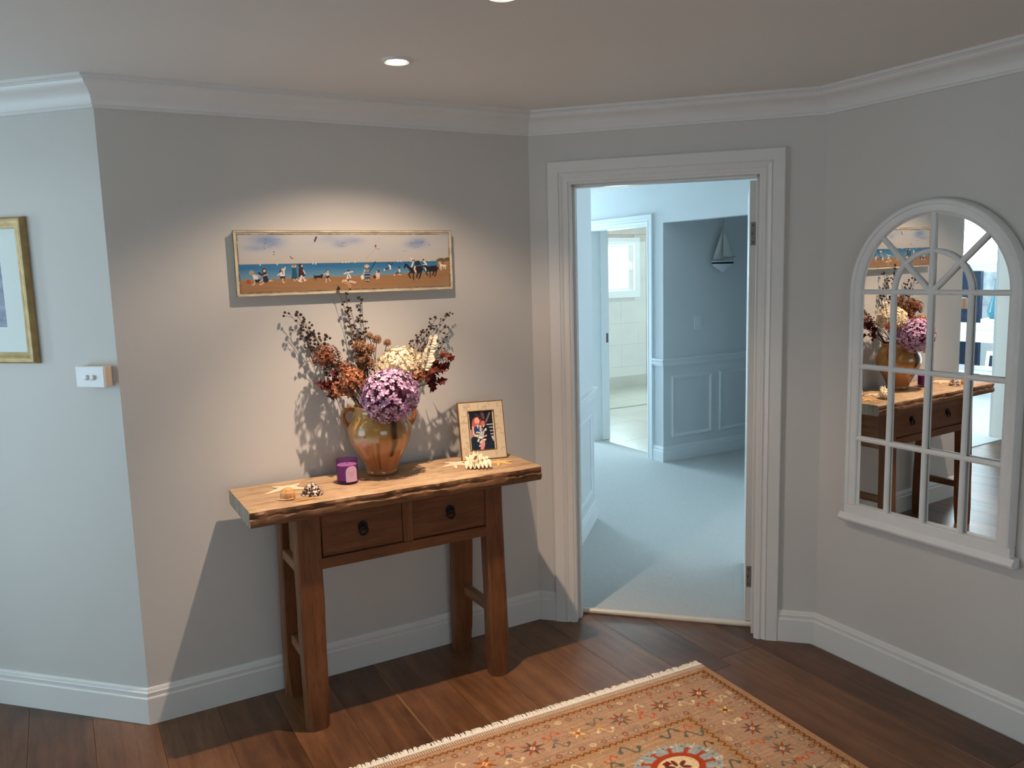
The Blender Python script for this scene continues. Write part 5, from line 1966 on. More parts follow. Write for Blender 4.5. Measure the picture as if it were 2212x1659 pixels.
def starfish(center, ends, label, m, wd=0.012, hh=0.010):
    t_ = thing('starfish', (center[0], center[1], ZT), label, 'starfish', 'starfish on the console table')
    b_ = MB()
    c = Vector((center[0], center[1], 0))
    ends = sorted(ends, key=lambda e: math.atan2(e[1] - c.y, e[0] - c.x))
    for (ex, ey) in ends:
        E2 = Vector((ex, ey, 0))
        d_ = (E2 - c)
        L_ = d_.length
        d_ = d_.normalized()
        s_ = Vector((-d_.y, d_.x, 0))
        rings = []
        for k in range(9):
            s = k / 8
            w_ = wd * (1 - s) ** 0.75 + 0.0022
            h_ = hh * (1 - s) ** 0.8 + 0.0022
            p = c + d_ * (L_ * s)
            bend = s_ * (0.004 * math.sin(s * 2.5 + ex * 40))
            rings.append([tuple(p + bend + s_ * (w_ * math.cos(g)) + Vector((0, 0, ZT + 0.0008 + h_ * max(0, math.sin(g))))) for g in [math.pi * q / 6 for q in range(7)]])
        b_.sweep(rings)
    b_.ball((c.x, c.y, ZT + 0.003), wd * 1.05, 12, 8, 0.75)
    b_.build('body', m, t_, smooth=True, angle=70)
    b_2 = MB()
    for (ex, ey) in ends:
        for k in range(1, 8):
            s = k / 8
            p = c.lerp(Vector((ex, ey, 0)), s)
            s__ = Vector((-(ey - c.y), ex - c.x, 0)).normalized()
            bend = s__ * (0.004 * math.sin(s * 2.5 + ex * 40))
            b_2.ball((p.x + bend.x, p.y + bend.y, ZT + 0.0006 + hh * (1 - s) ** 0.8 + 0.0022), 0.0011, 5, 4)
    b_2.build('ridge_nodules', m, t_)['kind'] = 'stuff'
    return t_


starfish((-1.203, -0.178), [(-1.298, -0.212), (-1.145, -0.135), (-1.248, -0.120), (-1.138, -0.232), (-1.222, -0.262)], 'white starfish lying behind the tan shell on the left of the table', STARM, 0.013, 0.010)
starfish((-0.507, -0.200), [(-0.575, -0.218), (-0.538, -0.272), (-0.535, -0.150), (-0.470, -0.262), (-0.452, -0.180)], 'white starfish left of the spiky shell beside the photo frame', STARM, 0.011, 0.008)
starfish((-0.345, -0.285), [(-0.398, -0.255), (-0.288, -0.282), (-0.378, -0.338), (-0.318, -0.336), (-0.330, -0.240)], 'honey coloured starfish at the right foot of the photo frame', STARY, 0.009, 0.007)

# spiky murex shell
MUX = painted('murex_shell', 0.5, bump=0.3, bscale=200)
mc = Vector((-0.458, -0.305, ZT + 0.028))
mt = thing('murex_shell', (mc.x, mc.y, ZT), 'white spiky sea shell with an orange opening in front of the photo frame', 'shell')
ax1 = (rtv * 0.97 + Vector((0, 0, 0.05))).normalized()
ax2 = Vector((0, 0, 1)).cross(ax1).normalized()
ax3 = ax1.cross(ax2)
vs, fs, cc = [], [], []
NT, NS = 72, 34
for i in range(NS + 1):
    s = i / NS
    rad = 0.030 * math.sin(math.pi * min(1, s * 0.98 + 0.02)) ** 0.75 * (1.25 - 0.75 * s)
    for k in range(NT):
        th = 2 * math.pi * k / NT
        ridge = max(0, math.cos(3.5 * (th + 0.9 * s + 0.3))) ** 4
        spike = (0.5 + 0.5 * math.cos(s * 2 * math.pi * 6)) ** 2
        rr = rad * (1 + 0.10 * math.cos(s * 2 * math.pi * 12)) + 0.018 * ridge * spike * math.sin(math.pi * s) ** 0.5
        p = mc + ax1 * (-0.048 + 0.100 * s) + (ax2 * math.cos(th) + ax3 * math.sin(th)) * rr
        vs.append((p.x, p.y, max(p.z, ZT + 0.001)))
        c_ = np.array(srgb(240, 222, 188)) * (0.86 + 0.14 * ridge)
        cc.append(c_ * np.array([1, 0.97, 0.9]) if s > 0.6 else c_)
for i in range(NS):
    for k in range(NT):
        fs.append((i * NT + k, i * NT + (k + 1) % NT, (i + 1) * NT + (k + 1) % NT, (i + 1) * NT + k))
b = MB()
b.add(vs, fs)
b.build('shell_body', MUX, mt, smooth=True, angle=70, col=np.array(cc))
SHW = mat('shell_white', srgb(242, 226, 194), 0.5, var=0.06, scale=60)
b = MB()
rs3 = random.Random(15)
fdir = Vector((math.cos(front), math.sin(front), 0))
for k in range(7):
    s = k / 6
    base_p = mc + ax1 * (-0.045 + 0.088 * s) + fdir * (0.010 + 0.006 * math.sin(3.1 * s)) + Vector((0, 0, -0.002))
    tip_p = base_p + fdir * (0.019 + 0.004 * (k % 2)) + ax1 * (0.012 * (s - 0.5)) + Vector((0, 0, -0.021))
    tip_p.z = max(tip_p.z, ZT + 0.002)
    b.tube([base_p, base_p.lerp(tip_p, 0.5) + Vector((0, 0, 0.003)), tip_p], [0.0115, 0.0095, 0.0025], 8)
for (da, dz, l_) in ((-0.012, 0.032, 0.016), (0.012, 0.026, 0.008), (-0.038, 0.014, 0.010), (0.034, 0.010, 0.007)):
    base_p = mc + ax1 * da + Vector((0, 0, dz * 0.5))
    tip_p = base_p + ax1 * (da * 0.35) + Vector((0, 0, l_ + dz * 0.4))
    b.tube([base_p, base_p.lerp(tip_p, 0.55), tip_p], [0.010, 0.006, 0.001], 7)
b.build('spines', SHW, mt, smooth=True)
APO = mat('orange_aperture', srgb(196, 120, 50), 0.35, var=0.2, scale=60)
b = MB()
pa = mc + ax1 * -0.014 + fdir * 0.0265 + Vector((0, 0, 0.014))
n_ = 16
ta_ = (Vector((0, 0, 1)) * 0.9 + ax1 * 0.35).normalized()
tb_ = fdir.cross(ta_).normalized()
fn_ = (fdir + Vector((0, 0, 0.5))).normalized()
vs = [pa - fn_ * 0.002] + [pa + ta_ * 0.0165 * math.cos(2 * math.pi * k / n_) + tb_ * 0.0062 * math.sin(2 * math.pi * k / n_) + fn_ * 0.001 for k in range(n_)]
vs += [pa - fn_ * 0.02]
fs = [(0, 1 + k, 1 + (k + 1) % n_) for k in range(n_)] + [(n_ + 1, 1 + (k + 1) % n_, 1 + k) for k in range(n_)]
b.add(vs, fs)
b.build('aperture', APO, mt, smooth=True)
b = MB()
lip = [pa + ta_ * 0.0185 * math.cos(2 * math.pi * k / 20) + tb_ * 0.0085 * math.sin(2 * math.pi * k / 20) for k in range(21)]
b.tube(lip, 0.0035, 7, cap=False)
b.build('lip', SHW, mt, smooth=True)

# tan helmet shell
HEL = mat('tan_banded_shell', srgb(206, 150, 92), 0.35, var=0.22, scale=14, bump=0.25, bscale=90, stretch=(1, 1, 5))
hc = Vector((-1.242, -0.322, ZT))
ht = thing('helmet_shell', tuple(hc), 'small tan rounded shell with a pale lip in front of the left starfish', 'shell')
vs, fs = [], []
NT, NS = 40, 22
for i in range(NS + 1):
    s = i / NS
    for k in range(NT):
        th = 2 * math.pi * k / NT
        z = 0.040 * math.sin(s * math.pi / 2)
        r = 0.027 * math.cos(s * math.pi / 2) ** 0.6 * (1 + 0.035 * math.cos(th * 14)) * (1.0 - 0.10 * max(0, 0.25 - s) / 0.25)
        z *= (1 + 0.05 * math.cos(s * 30))
        p = hc + rtv * (r * math.cos(th) * 1.05 + 0.003) + Vector((-rtv.y, rtv.x, 0)) * (r * math.sin(th) * 0.9) + Vector((0, 0, z + 0.001))
        vs.append(tuple(p))
for i in range(NS):
    for k in range(NT):
        fs.append((i * NT + k, i * NT + (k + 1) % NT, (i + 1) * NT + (k + 1) % NT, (i + 1) * NT + k))
fs.append(tuple(range(NT))[::-1])
b = MB()
b.add(vs, fs)
b.build('shell_body', HEL, ht, smooth=True, angle=60)
b = MB()
lp = [hc + rtv * (-0.034 + 0.060 * k / 10) + fdir * (0.013 + 0.008 * math.sin(math.pi * k / 10)) + Vector((0, 0, 0.0025 + 0.003 * k / 10)) for k in range(11)]
b.tube(lp, [0.0012, 0.0025, 0.0034, 0.0036, 0.0036, 0.0034, 0.003, 0.003, 0.0026, 0.0024, 0.0015], 8)
b.build('lip', mat('pale_tan_lip', srgb(222, 182, 138), 0.45, var=0.1, scale=60), ht, smooth=True)

# dark speckled shell
SPK = bpy.data.materials.new('speckled_shell')
nt, N, L, bsd = nodes_of(SPK)
bsd.inputs['Roughness'].default_value = 0.35
tc = N.new('ShaderNodeTexCoord')
mp = N.new('ShaderNodeMapping')
mp.inputs['Scale'].default_value = (1, 1, 0.55)
L.new(tc.outputs['Object'], mp.inputs[0])
nz = N.new('ShaderNodeTexNoise')
nz.inputs['Scale'].default_value = 120
nz.inputs['Detail'].default_value = 2
nz.inputs['Distortion'].default_value = 1.2
L.new(mp.outputs[0], nz.inputs['Vector'])
rp = N.new('ShaderNodeValToRGB')
rp.color_ramp.elements[0].position = 0.50
rp.color_ramp.elements[0].color = (*srgb(52, 26, 20), 1)
rp.color_ramp.elements[1].position = 0.56
rp.color_ramp.elements[1].color = (*srgb(226, 198, 170), 1)
L.new(nz.outputs['Fac'], rp.inputs[0])
L.new(rp.outputs[0], bsd.inputs['Base Color'])
sc_ = Vector((-1.147, -0.312, ZT))
st_ = thing('speckled_shell', tuple(sc_), 'dark brown and white speckled domed shell left of the purple candle', 'shell')
vs, fs = [], []
NT, NS = 48, 26
for i in range(NS + 1):
    s = i / NS
    for k in range(NT):
        th = 2 * math.pi * k / NT
        r = 0.040 * (1 - s) ** 0.62 * (1 + 0.05 * math.cos(s * 2 * math.pi * 4)) + 0.0005
        z = 0.046 * s ** 0.9
        if s < 0.12:
            r *= 0.93 + 0.6 * s
        p = sc_ + rtv * (r * math.cos(th) * 1.02) + Vector((-rtv.y, rtv.x, 0)) * (r * math.sin(th) * 0.85) + Vector((0.002 * math.sin(th + s * 25) * (1 - s), 0, z + 0.001))
        vs.append(tuple(p))
for i in range(NS):
    for k in range(NT):
        fs.append((i * NT + k, i * NT + (k + 1) % NT, (i + 1) * NT + (k + 1) % NT, (i + 1) * NT + k))
fs.append(tuple(range(NT))[::-1])
b = MB()
b.add(vs, fs)
b.build('shell_body', SPK, st_, smooth=True, angle=60)

b = MB()
b.tube([(-1.235, -0.379, ZT + 0.0025), (-1.195, -0.3775, ZT + 0.0028), (-1.152, -0.376, ZT + 0.0022)], [0.0012, 0.0028, 0.0012], 8)
tag(b.build('sea_urchin_spine', mat('honey_spine', srgb(206, 150, 66), 0.5, var=0.2, scale=60), None, smooth=True), 'thin honey coloured spine lying in front of the shells on the left', 'shell')

# ------------------------------------------------------------------ arched mirror on the right wall
MYC, MZC = -1.379, 1.548
XF = CX                                # wall plane
mirror = thing('arched_mirror', (XF, MYC, 0.61), 'white arched window-style mirror with glazing bars on the right wall', 'mirror')
Ri, Ro = 0.287, 0.336
ZB = 0.684
fpr = [(-0.010, 0.016), (-0.002, 0.022), (0.000, 0.030), (0.006, 0.034), (0.026, 0.035), (0.029, 0.040), (0.037, 0.042), (0.043, 0.040), (0.047, 0.033), (0.049, 0.026), (0.049, 0.003), (0.0, 0.003)]
rings = []
path = [(MYC + Ri, ZB, 1, 0), (MYC + Ri, MZC, 1, 0)]
for k in range(1, 40):
    g = math.pi * k / 40
    path.append((MYC + Ri * math.cos(g), MZC + Ri * math.sin(g), math.cos(g), math.sin(g)))
path += [(MYC - Ri, MZC, -1, 0), (MYC - Ri, ZB, -1, 0)]
for (y, z, ny_, nz_) in path:
    rings.append([(XF - o, y + ny_ * w_, z + nz_ * w_) for w_, o in fpr])
b = MB()
b.sweep(rings)
b.build('frame', MIRFRAME, mirror, smooth=True, angle=30)
b = MB()
b.box(XF - 0.034, XF - 0.003, MYC - Ro, MYC + Ro, 0.642, ZB)
b.build('bottom_rail', MIRFRAME, mirror, bevel=0.003)
b = MB()
spr = [(0.003, 0.610), (0.040, 0.610), (0.047, 0.616), (0.050, 0.624), (0.046, 0.632), (0.040, 0.638), (0.036, 0.645), (0.003, 0.645)]
b.sweep([[(XF - o, y, z) for o, z in spr] for y in (MYC - 0.352, MYC + 0.352)])
b.build('sill', MIRFRAME, mirror, smooth=True, angle=25)


def bar(p0, p1, wd=0.018, x0=0.016, x1=0.031, nm='glazing_bar'):
    p0, p1 = Vector((XF, *p0)), Vector((XF, *p1))
    d_ = (p1 - p0).normalized()
    s_ = Vector((1, 0, 0)).cross(d_)
    pr_ = [(-wd / 2, x0), (-wd / 2, x1 - 0.006), (-wd / 4, x1 - 0.001), (0, x1), (wd / 4, x1 - 0.001), (wd / 2, x1 - 0.006), (wd / 2, x0)]
    b_ = MB()
    b_.sweep([[tuple(p + s_ * w_ + Vector((-o, 0, 0))) for w_, o in pr_] for p in (p0, p1)])
    return b_.build(nm, MIRFRAME, mirror, smooth=True, angle=40)


for y in (MYC - 0.149, MYC + 0.151):
    bar((y, ZB), (y, MZC))
bar((MYC, ZB), (MYC, MZC + Ri))
for z in (MZC, 1.252, 0.960):
    bar((MYC - Ri, z), (MYC + Ri, z), 0.019)
for s in (-1, 1):
    bar((MYC + s * 0.004, MZC + 0.004), (MYC + s * Ri * 0.7071, MZC + Ri * 0.7071))
rings = []
wd = 0.018
for k in range(25):
    g = math.pi * k / 24
    rings.append([(XF - o, MYC + math.cos(g) * (0.150 + w_), MZC + math.sin(g) * (0.150 + w_)) for w_, o in [(-wd / 2, 0.016), (-wd / 2, 0.025), (-wd / 4, 0.030), (0, 0.031), (wd / 4, 0.030), (wd / 2, 0.025), (wd / 2, 0.016)]])
b = MB()
b.sweep(rings)
b.build('glazing_arc', MIRFRAME, mirror, smooth=True, angle=40)
# the silvered glass sits a touch out of true in its frame
gy, gt = math.radians(0.95), math.radians(-0.39)
gn = Vector((-math.cos(gy) * math.cos(gt), -math.sin(gy) * math.cos(gt), math.sin(gt)))
outl = [(MYC + 0.292, ZB - 0.006), (MYC + 0.292, MZC)] + [(MYC + 0.292 * math.cos(math.pi * k / 32), MZC + 0.292 * math.sin(math.pi * k / 32)) for k in range(1, 32)] + [(MYC - 0.292, MZC), (MYC - 0.292, ZB - 0.006)]
b = MB()
vs = []
for off in (0.0, 0.003):
    for (y, z) in outl:
        # plane through the centre of the glass
        dx = -(gn.y * (y - MYC) + gn.z * (z - 1.2)) / gn.x
        vs.append((XF - 0.013 + dx + off, y, z))
n_ = len(outl)
b.add(vs, [tuple(range(n_)), tuple(range(n_, 2 * n_))[::-1]] + [(i, (i + 1) % n_, n_ + (i + 1) % n_, n_ + i) for i in range(n_)])
b.build('mirror_glass', MIRROR, mirror)

# ------------------------------------------------------------------ left wall: gold framed picture and dimmer switch
D1, N1 = HALL.d(1), HALL.nrm(1)


def lw_(s, o, z):
    """s measured from the outer corner along the left wall"""
    q = HALL.p[2] - D1 * s + N1 * o
    return (q.x, q.y, z)


gp = thing('gold_picture', lw_(0.55, 0, 1.38), 'gold framed picture with a pale mat cut off by the left edge of the photo', 'picture')
gprof = [(0.0, 0.004), (0.0, 0.016), (0.004, 0.018), (0.010, 0.019), (0.018, 0.024), (0.026, 0.027), (0.033, 0.026), (0.038, 0.020), (0.040, 0.010), (0.040, 0.001), (0.0, 0.001)]
S0, S1, ZA, ZC = 0.378, 0.80, 1.417, 1.868
rings = []
for (s, z, a, c) in ((S0, ZA, -1, -1), (S0, ZC, -1, 1), (S1, ZC, 1, 1), (S1, ZA, 1, -1), (S0, ZA, -1, -1)):
    rings.append([lw_(s + a * w_, o, z + c * w_) for w_, o in gprof])
b = MB()
b.sweep(rings)
b.f = b.f[:-2]
b.build('frame', GOLD, gp, smooth=True, angle=30)


def lbox(s0, s1, o0, o1, z0, z1):
    b_ = MB()
    b_.hexa([lw_(s, o, z) for z in (z0, z1) for s, o in ((s0, o0), (s1, o0), (s1, o1), (s0, o1))])
    return b_


m1, mz0, mz1 = 0.085, ZA + 0.09, ZC - 0.115
b = MB()
for (a, c, e, f_) in ((S0 - 0.003, S0 + m1, ZA - 0.003, ZC + 0.003), (S1 - m1, S1 + 0.003, ZA - 0.003, ZC + 0.003), (S0 + m1, S1 - m1, ZA - 0.003, mz0), (S0 + m1, S1 - m1, mz1, ZC + 0.003)):
    b.hexa([lw_(s, o, z) for z in (e, f_) for s, o in ((a, 0.003), (c, 0.003), (c, 0.009), (a, 0.009))])
b.build('mat_board', MATB, gp)
SEAW = mat('grey_blue_watercolour', srgb(150, 158, 172), 0.7, var=0.3, scale=7, stretch=(1, 1, 6))
lbox(S0 + m1 - 0.002, S1 - m1 + 0.002, 0.003, 0.006, mz0 - 0.002, mz1 + 0.002).build('picture_print', SEAW, gp)
lip = MB()
for (a, c, e, f_) in ((S0 + m1, S0 + m1 + 0.004, mz0, mz1), (S1 - m1 - 0.004, S1 - m1, mz0, mz1), (S0 + m1, S1 - m1, mz0, mz0 + 0.004), (S0 + m1, S1 - m1, mz1 - 0.004, mz1)):
    lip.hexa([lw_(s, o, z) for z in (e, f_) for s, o in ((a, 0.005), (c, 0.005), (c, 0.0075), (a, 0.0075))])
lip.build('mat_bevel', PLASTIC, gp)

sw = thing('dimmer_switch', lw_(0.084, 0, 1.332), 'white dimmer switch plate with two round knobs on a mounting block near the corner', 'switch')
BLOCK = mat('lamplit_mounting_block', srgb(214, 196, 176), 0.45, var=0.03)  # warm lamplight on the block put into its cream colour
lbox(0.026, 0.142, 0.0, 0.022, 1.297, 1.369).build('mounting_block', BLOCK, sw, bevel=0.002)
lbox(0.025, 0.143, 0.0225, 0.036, 1.2965, 1.3695).build('mounting_block', BLOCK, sw, bevel=0.002)
lbox(0.023, 0.145, 0.036, 0.045, 1.295, 1.371).build('plate', PLASTIC, sw, bevel=0.003)
for s in (0.098, 0.070):
    b = MB()
    b.tube([lw_(s, 0.0445, 1.331), lw_(s, 0.053, 1.331), lw_(s, 0.054, 1.331)], [0.0095, 0.0090, 0.0075], 24)
    b.build('knob', PLASTIC, sw, smooth=True)

# ------------------------------------------------------------------ rug
RO = Vector((0.32, -0.777, 0))
thr = math.radians(-2.1)
REX = Vector((-math.cos(thr), -math.sin(thr), 0))
REY = Vector((math.sin(thr), -math.cos(thr), 0))
RW, RL = 1.95, 2.75
rug = thing('rug', tuple(RO + REX * RW / 2 + REY * RL / 2), 'fringed beige and rust patterned wool rug with star border in the foreground', 'rug')
WL[rug.name] = Vector(rug.location)
RH = 0.009
rc = Canvas(1.62, 1.15, 0.0027, srgb(176, 142, 112))
U_, V_ = rc.U, rc.V
rr_ = random.Random(21)
TANc, DKB, RED, GRN, CRM, BLU = srgb(186, 152, 114), srgb(96, 58, 30), srgb(170, 66, 34), srgb(92, 96, 80), srgb(224, 196, 150), srgb(150, 172, 174)
RST, AMB, GRY = srgb(196, 88, 46), srgb(196, 138, 66), srgb(122, 112, 100)
# ground colour of the bands
bd = np.minimum(U_, V_ + 0.02)              # distance to the rug's edge (side / fringe)
brd = np.minimum(U_ / 0.97, V_)
rc.put((brd < 0.300) * 1.0, srgb(178, 142, 114))
rc.put((brd >= 0.300) * 1.0, srgb(178, 142, 108))
rc.put(0.5 + 0.5 * rc.noise(2.0, 26, 31), srgb(164, 122, 92), 0.42)
rc.put(np.clip(rc.noise(5, 60, 33), 0, 1), srgb(150, 118, 90), 0.55)
rc.put(np.clip(rc.noise(4, 70, 35), 0, 1), srgb(204, 172, 132), 0.5)
rc.put((brd < 0.030) * 1.0, srgb(168, 126, 88), 0.7)


def chain(horizontal, base_, step, n, wd=0.016, colA=DKB, colB=RST):
    for k in range(n):
        p = base_[0] + (k + 0.5) * step
        if horizontal:
            c0 = (p, base_[1])
            seg = [(p - step * 0.5, base_[1] - wd * 0.35), (p - step * 0.15, base_[1] + wd * 0.35), (p + step * 0.1, base_[1] - wd * 0.1), (p + step * 0.32, base_[1] - wd * 0.35)]
        else:
            c0 = (base_[1], p)
            seg = [(base_[1] - wd * 0.35, p - step * 0.5), (base_[1] + wd * 0.35, p - step * 0.15), (base_[1] - wd * 0.1, p + step * 0.1), (base_[1] - wd * 0.35, p + step * 0.32)]
        rc.ell(*c0, step * 0.42, wd * 0.42, srgb(176, 122, 66), alpha=0.6)
        rc.line(seg, 0.0052, colA if k % 3 else srgb(124, 58, 30), 0.9)


def bandfill(umin, umax, vmin, vmax, colr, a=0.5):
    rc.put(((U_ > umin) & (U_ < umax) & (V_ > vmin) & (V_ < vmax)) * 1.0, colr, a)


# guard bands
bandfill(0.030, 1.7, 0.046, 0.068, srgb(164, 112, 64), 0.55)
bandfill(0.022, 0.046, 0.046, 1.2, srgb(140, 92, 52), 0.6)
bandfill(0.300, 1.7, 0.292, 0.316, srgb(168, 116, 66), 0.6)
bandfill(0.300, 0.328, 0.292, 1.2, srgb(168, 116, 66), 0.55)
chain(True, (0.03, 0.057), 0.026, 62)
chain(False, (0.06, 0.034), 0.024, 46, wd=0.020, colA=srgb(84, 44, 24))
chain(True, (0.31, 0.304), 0.027, 50)
chain(False, (0.31, 0.314), 0.030, 29, wd=0.022)


def rosette_row(horizontal, base_, step, n, start_):
    colset = (srgb(110, 54, 32), GRY, srgb(120, 84, 60), CRM, srgb(96, 60, 40), GRY)
    for k in range(n):
        p = start_ + k * step
        c_ = (p, base_) if horizontal else (base_, p)
        cl = colset[k % 6]
        rc.ring(*c_, 0.0095, 0.0095, 0.0045, cl, alpha=0.85)
        rc.ell(*c_, 0.0035, 0.0035, CRM if k % 2 else RST, alpha=0.8)


rosette_row(True, 0.090, 0.046, 34, 0.06)
rosette_row(True, 0.272, 0.046, 28, 0.30)
rosette_row(False, 0.062, 0.046, 24, 0.10)
rosette_row(False, 0.278, 0.046, 18, 0.34)
for (hor_, p) in ((True, 0.074), (True, 0.106), (True, 0.256), (True, 0.288), (True, 0.030), (False, 0.048), (False, 0.078), (False, 0.262), (False, 0.296), (True, 0.326), (False, 0.334)):
    if hor_:
        rc.line([(max(0.03, p * 0.98), p), (1.7, p)], 0.0028, srgb(140, 98, 64), 0.7)
    else:
        rc.line([(p, p), (p, 1.2)], 0.0028, srgb(140, 98, 64), 0.7)


def star(u, v, R_, cA, cB, cC):
    for k in range(8):
        g = k * math.pi / 4 + 0.08
        colr = cA if k % 2 else cB
        tip = (u + R_ * math.cos(g), v + R_ * math.sin(g) * 0.92)
        l_ = (u + R_ * 0.42 * math.cos(g - 0.34), v + R_ * 0.42 * math.sin(g - 0.34))
        r__ = (u + R_ * 0.42 * math.cos(g + 0.34), v + R_ * 0.42 * math.sin(g + 0.34))
        rc.poly([(u, v), l_, tip, r__], colr, 0.92)
        rc.line([l_, tip, r__], 0.0024, DKB, 0.6)
    rc.poly([(u - R_ * .26, v), (u, v - R_ * .26), (u + R_ * .26, v), (u, v + R_ * .26)], cC, 0.95)
    rc.poly([(u - R_ * .10, v), (u, v - R_ * .10), (u + R_ * .10, v), (u, v + R_ * .10)], DKB, 0.9)


def scroll(u, v, s, colr, flip=1, a=0.85, w_=0.0046):
    pts = []
    for k in range(15):
        g = -2.4 + 4.8 * k / 14
        pts.append((u + s * 0.5 * g / 2.4, v + flip * s * 0.34 * math.sin(g * 1.31)))
    rc.line(pts, w_, colr, a)
    rc.ell(u - s * 0.5, v - flip * s * 0.02, s * 0.13, s * 0.13, colr, alpha=a)
    rc.ell(u + s * 0.5, v + flip * s * 0.02, s * 0.13, s * 0.13, colr, alpha=a)


ST_C = [(RED, DKB, CRM), (RED, GRN, CRM), (RED, GRN, BLU), (CRM, AMB, RST), (RED, srgb(70, 76, 80), CRM), (RED, AMB, CRM)]
for k in range(8):
    u = 0.164 + k * 0.186
    a_, b_2, c_2 = ST_C[k % 6]
    star(u, 0.184, 0.046, a_, b_2, c_2)
    um = u + 0.093
    scroll(um, 0.150, 0.060, (RED, CRM, GRN, RST)[k % 4], 1)
    scroll(um - 0.005, 0.216, 0.060, (CRM, RST, CRM, GRN)[k % 4], -1)
    rc.ell(um, 0.184, 0.013, 0.010, (GRN, RST, AMB, GRY)[k % 4], alpha=0.8)
    rc.line([(u + 0.045, 0.182), (um, 0.160), (um + 0.045, 0.186)], 0.0026, srgb(140, 96, 60), 0.7)
for k in range(1, 7):
    v = 0.184 + k * 0.143
    a_, b_2, c_2 = ((CRM, AMB, DKB), (RED, srgb(70, 76, 80), CRM), (RED, GRN, CRM), (CRM, GRN, RST), (RED, DKB, CRM), (RED, GRN, CRM))[k - 1]
    star(0.160, v, 0.043, a_, b_2, c_2)
    vm = v - 0.071
    scroll(0.118, vm, 0.050, (RST, CRM, RED, GRN)[k % 4], 1)
    scroll(0.204, vm, 0.050, (GRN, RED, CRM, RST)[k % 4], -1)
    rc.ell(0.160, vm, 0.011, 0.012, (GRY, RST, CRM)[k % 3], alpha=0.8)
# field: leafy corners and the pale blue medallion with its rust star
for (u, v, s, cl, fl_) in ((0.372, 0.352, 0.055, RST, 1), (0.362, 0.392, 0.070, GRN, -1), (0.44, 0.348, 0.070, GRN, 1), (0.62, 0.36, 0.075, GRN, -1), (0.71, 0.375, 0.05, RST, 1), (0.735, 0.42, 0.08, GRN, 1), (0.82, 0.36, 0.07, CRM, -1), (0.90, 0.40, 0.08, GRN, 1), (0.99, 0.36, 0.07, RST, -1),
                          (0.378, 0.47, 0.060, DKB, 1), (0.40, 0.545, 0.05, CRM, -1), (0.378, 0.60, 0.07, GRN, 1), (0.41, 0.68, 0.06, RST, 1), (0.80, 0.48, 0.08, CRM, 1), (0.87, 0.52, 0.07, RST, -1), (1.05, 0.46, 0.08, GRN, -1), (1.15, 0.38, 0.07, RST, 1), (1.2, 0.5, 0.08, CRM, 1)):
    scroll(u, v, s, cl, fl_, 0.85, 0.008 if cl == GRN else 0.0055)
MU, MV = 0.537, 0.520
rc.ell(MU, MV, 0.165, 0.120, BLU, alpha=0.75)
for k in range(30):
    g = 2 * math.pi * k / 30
    rc.line([(MU + 0.112 * math.cos(g), MV + 0.084 * math.sin(g)), (MU + 0.178 * math.cos(g + 0.05), MV + 0.132 * math.sin(g + 0.05))], 0.0030, srgb(140, 104, 76) if k % 2 else CRM, 0.7)
for k in range(12):
    g = 2 * math.pi * (k + 0.5) / 12
    c_ = (MU + 0.100 * math.cos(g), MV + 0.075 * math.sin(g))
    e = (MU + 0.134 * math.cos(g), MV + 0.098 * math.sin(g))
    rc.line([c_, e], 0.014, RED, 0.95)
    rc.line([(e[0] - 0.012 * math.sin(g), e[1] + 0.010 * math.cos(g)), e, (e[0] + 0.012 * math.sin(g), e[1] - 0.010 * math.cos(g))], 0.006, RED, 0.95)
rc.ell(MU, MV, 0.100, 0.076, RED)
rc.ell(MU, MV, 0.076, 0.055, CRM)
for k in range(6):
    g = 2 * math.pi * k / 6 + 0.5
    rc.ell(MU + 0.030 * math.cos(g), MV + 0.022 * math.sin(g), 0.018, 0.008, srgb(110, 52, 44), rot=g)
rc.poly([(MU + 0.012, MV - 0.044), (MU + 0.040, MV - 0.038), (MU + 0.034, MV - 0.018), (MU + 0.008, MV - 0.024)], srgb(120, 44, 34))
for k in range(26):
    g = 2 * math.pi * k / 26
    rc.ell(MU + 0.150 * math.cos(g) * 1.0, MV + 0.108 * math.sin(g), 0.006, 0.005, (CRM, GRY)[k % 2], alpha=0.9)
for k in range(230):
    u, v = rr_.uniform(0.06, 1.6), rr_.uniform(0.08, 1.1)
    if (u - MU) ** 2 / 0.19 ** 2 + (v - MV) ** 2 / 0.14 ** 2 < 1:
        continue
    cl = rr_.choice((RST, GRN, CRM, GRY, srgb(150, 92, 58), AMB, RED))
    t_k = k % 3
    s_ = rr_.uniform(0.010, 0.024)
    if t_k == 0:
        rc.line([(u - s_, v + rr_.uniform(-.01, .01)), (u, v + rr_.uniform(-.012, .012)), (u + s_, v + rr_.uniform(-.01, .01))], 0.0038, cl, 0.55)
    elif t_k == 1:
        rc.ell(u, v, s_ * 0.45, s_ * 0.3, cl, rot=rr_.uniform(0, 3), alpha=0.5)
    else:
        rc.line([(u, v), (u + s_ * 0.8, v + s_ * 0.5)], 0.0035, cl, 0.55)
        rc.line([(u, v), (u - s_ * 0.8, v + s_ * 0.5)], 0.0035, cl, 0.55)
        rc.line([(u, v - s_ * 0.4), (u, v + s_ * 0.8)], 0.003, cl, 0.5)
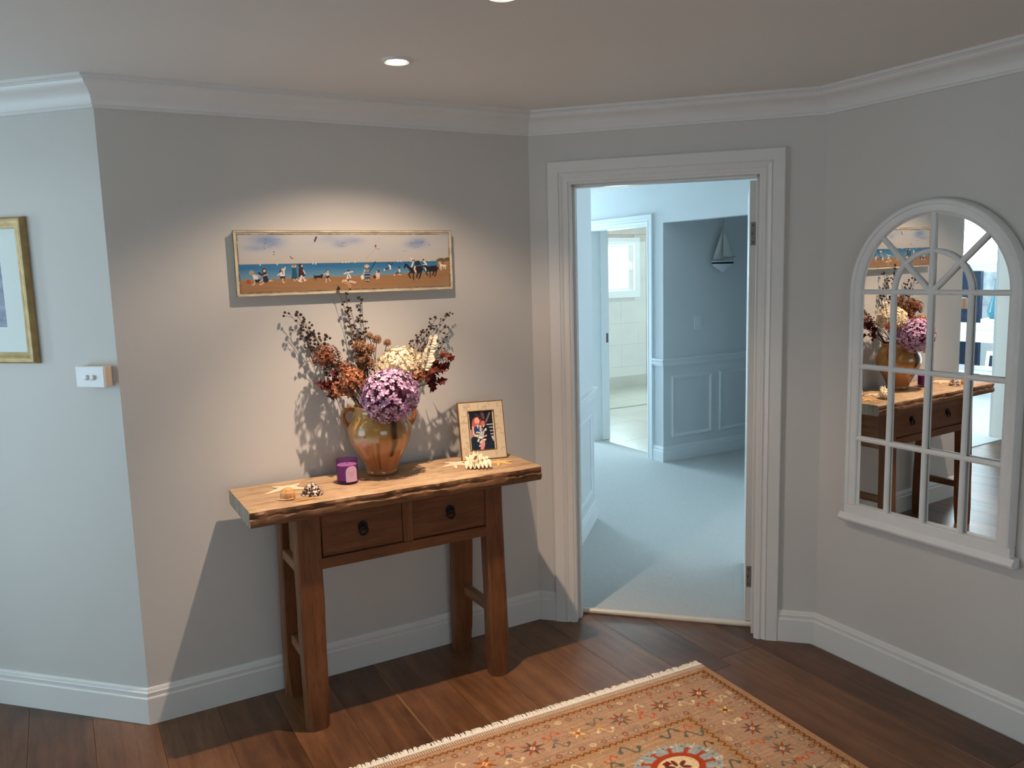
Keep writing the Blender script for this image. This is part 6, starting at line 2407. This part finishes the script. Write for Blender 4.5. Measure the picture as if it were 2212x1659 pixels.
# yarn-level unevenness
fine = np.random.default_rng(3).normal(0, 1, U_.shape)
fine = (fine + np.roll(fine, 1, 1) + np.roll(fine, 1, 0)) / 1.73
rc.c *= (1 + 0.085 * fine + 0.05 * rc.noise(3, 45, 44))[..., None]
rc.c = np.clip(rc.c, 0, 1)
o0 = RO + Vector((0, 0, RH))
pile = rc.mesh((tuple(o0), tuple(REX), tuple(REY)), 'pile', RUGM, rug)
# rest of the rug, outside the picture
RUGP = mat('rug_plain_ground', srgb(178, 138, 100), 0.95, var=0.2, scale=30, bump=0.5, bscale=400)


def rp_(u, v, z):
    q = RO + REX * u + REY * v
    return (q.x, q.y, z)


b = MB()
b.hexa([rp_(u, v, z) for z in (0.0005, RH - 0.0004) for u, v in ((0, 0), (1.62, 0), (1.62, 1.15), (0, 1.15))])
b.hexa([rp_(u, v, z) for z in (0.0005, RH) for u, v in ((1.62, 0), (RW, 0), (RW, 1.15), (1.62, 1.15))])
b.hexa([rp_(u, v, z) for z in (0.0005, RH) for u, v in ((0, 1.15), (RW, 1.15), (RW, RL), (0, RL))])
b.build('ground_weave', RUGP, rug)
# selvedge along the right edge
b = MB()
b.tube([rp_(0.002, v, RH * 0.55) for v in np.linspace(0, 1.7, 18)], 0.0055, 6)
b.build('selvedge', mat('tan_selvedge', srgb(166, 120, 84), 0.9, var=0.2, scale=200), rug, smooth=True)
# knotted cotton fringe
FRI = mat('cotton_fringe', srgb(236, 226, 210), 0.9, var=0.10, scale=150, bump=0.4, bscale=600)
b = MB()
rf = random.Random(40)
nfr = 430
for k in range(nfr):
    u = RW * (k + 0.5) / nfr
    if u > 1.75:
        break
    du = rf.uniform(-0.004, 0.004)
    L_ = rf.uniform(0.026, 0.042)
    h_ = rf.uniform(0.006, 0.013)
    b.tube([rp_(u, 0.010, RH + 0.001), rp_(u + du * 0.3, -0.004, RH * 0.8), rp_(u + du, -L_ * 0.6, h_), rp_(u + du * 1.8, -L_, 0.0025)], [0.0026, 0.0034, 0.0032, 0.0022], 4)
    if k % 2 == 0:
        b.tube([rp_(u, 0.030, RH + 0.0005), rp_(u + 0.002, 0.016, RH + 0.0022)], [0.0010, 0.0016], 4)
b.tube([rp_(uu, 0.004 + 0.001 * math.sin(uu * 90), RH * 0.9) for uu in np.linspace(0, 1.75, 120)], 0.0052, 6)
tag(b.build('fringe', FRI, rug), kind='stuff')
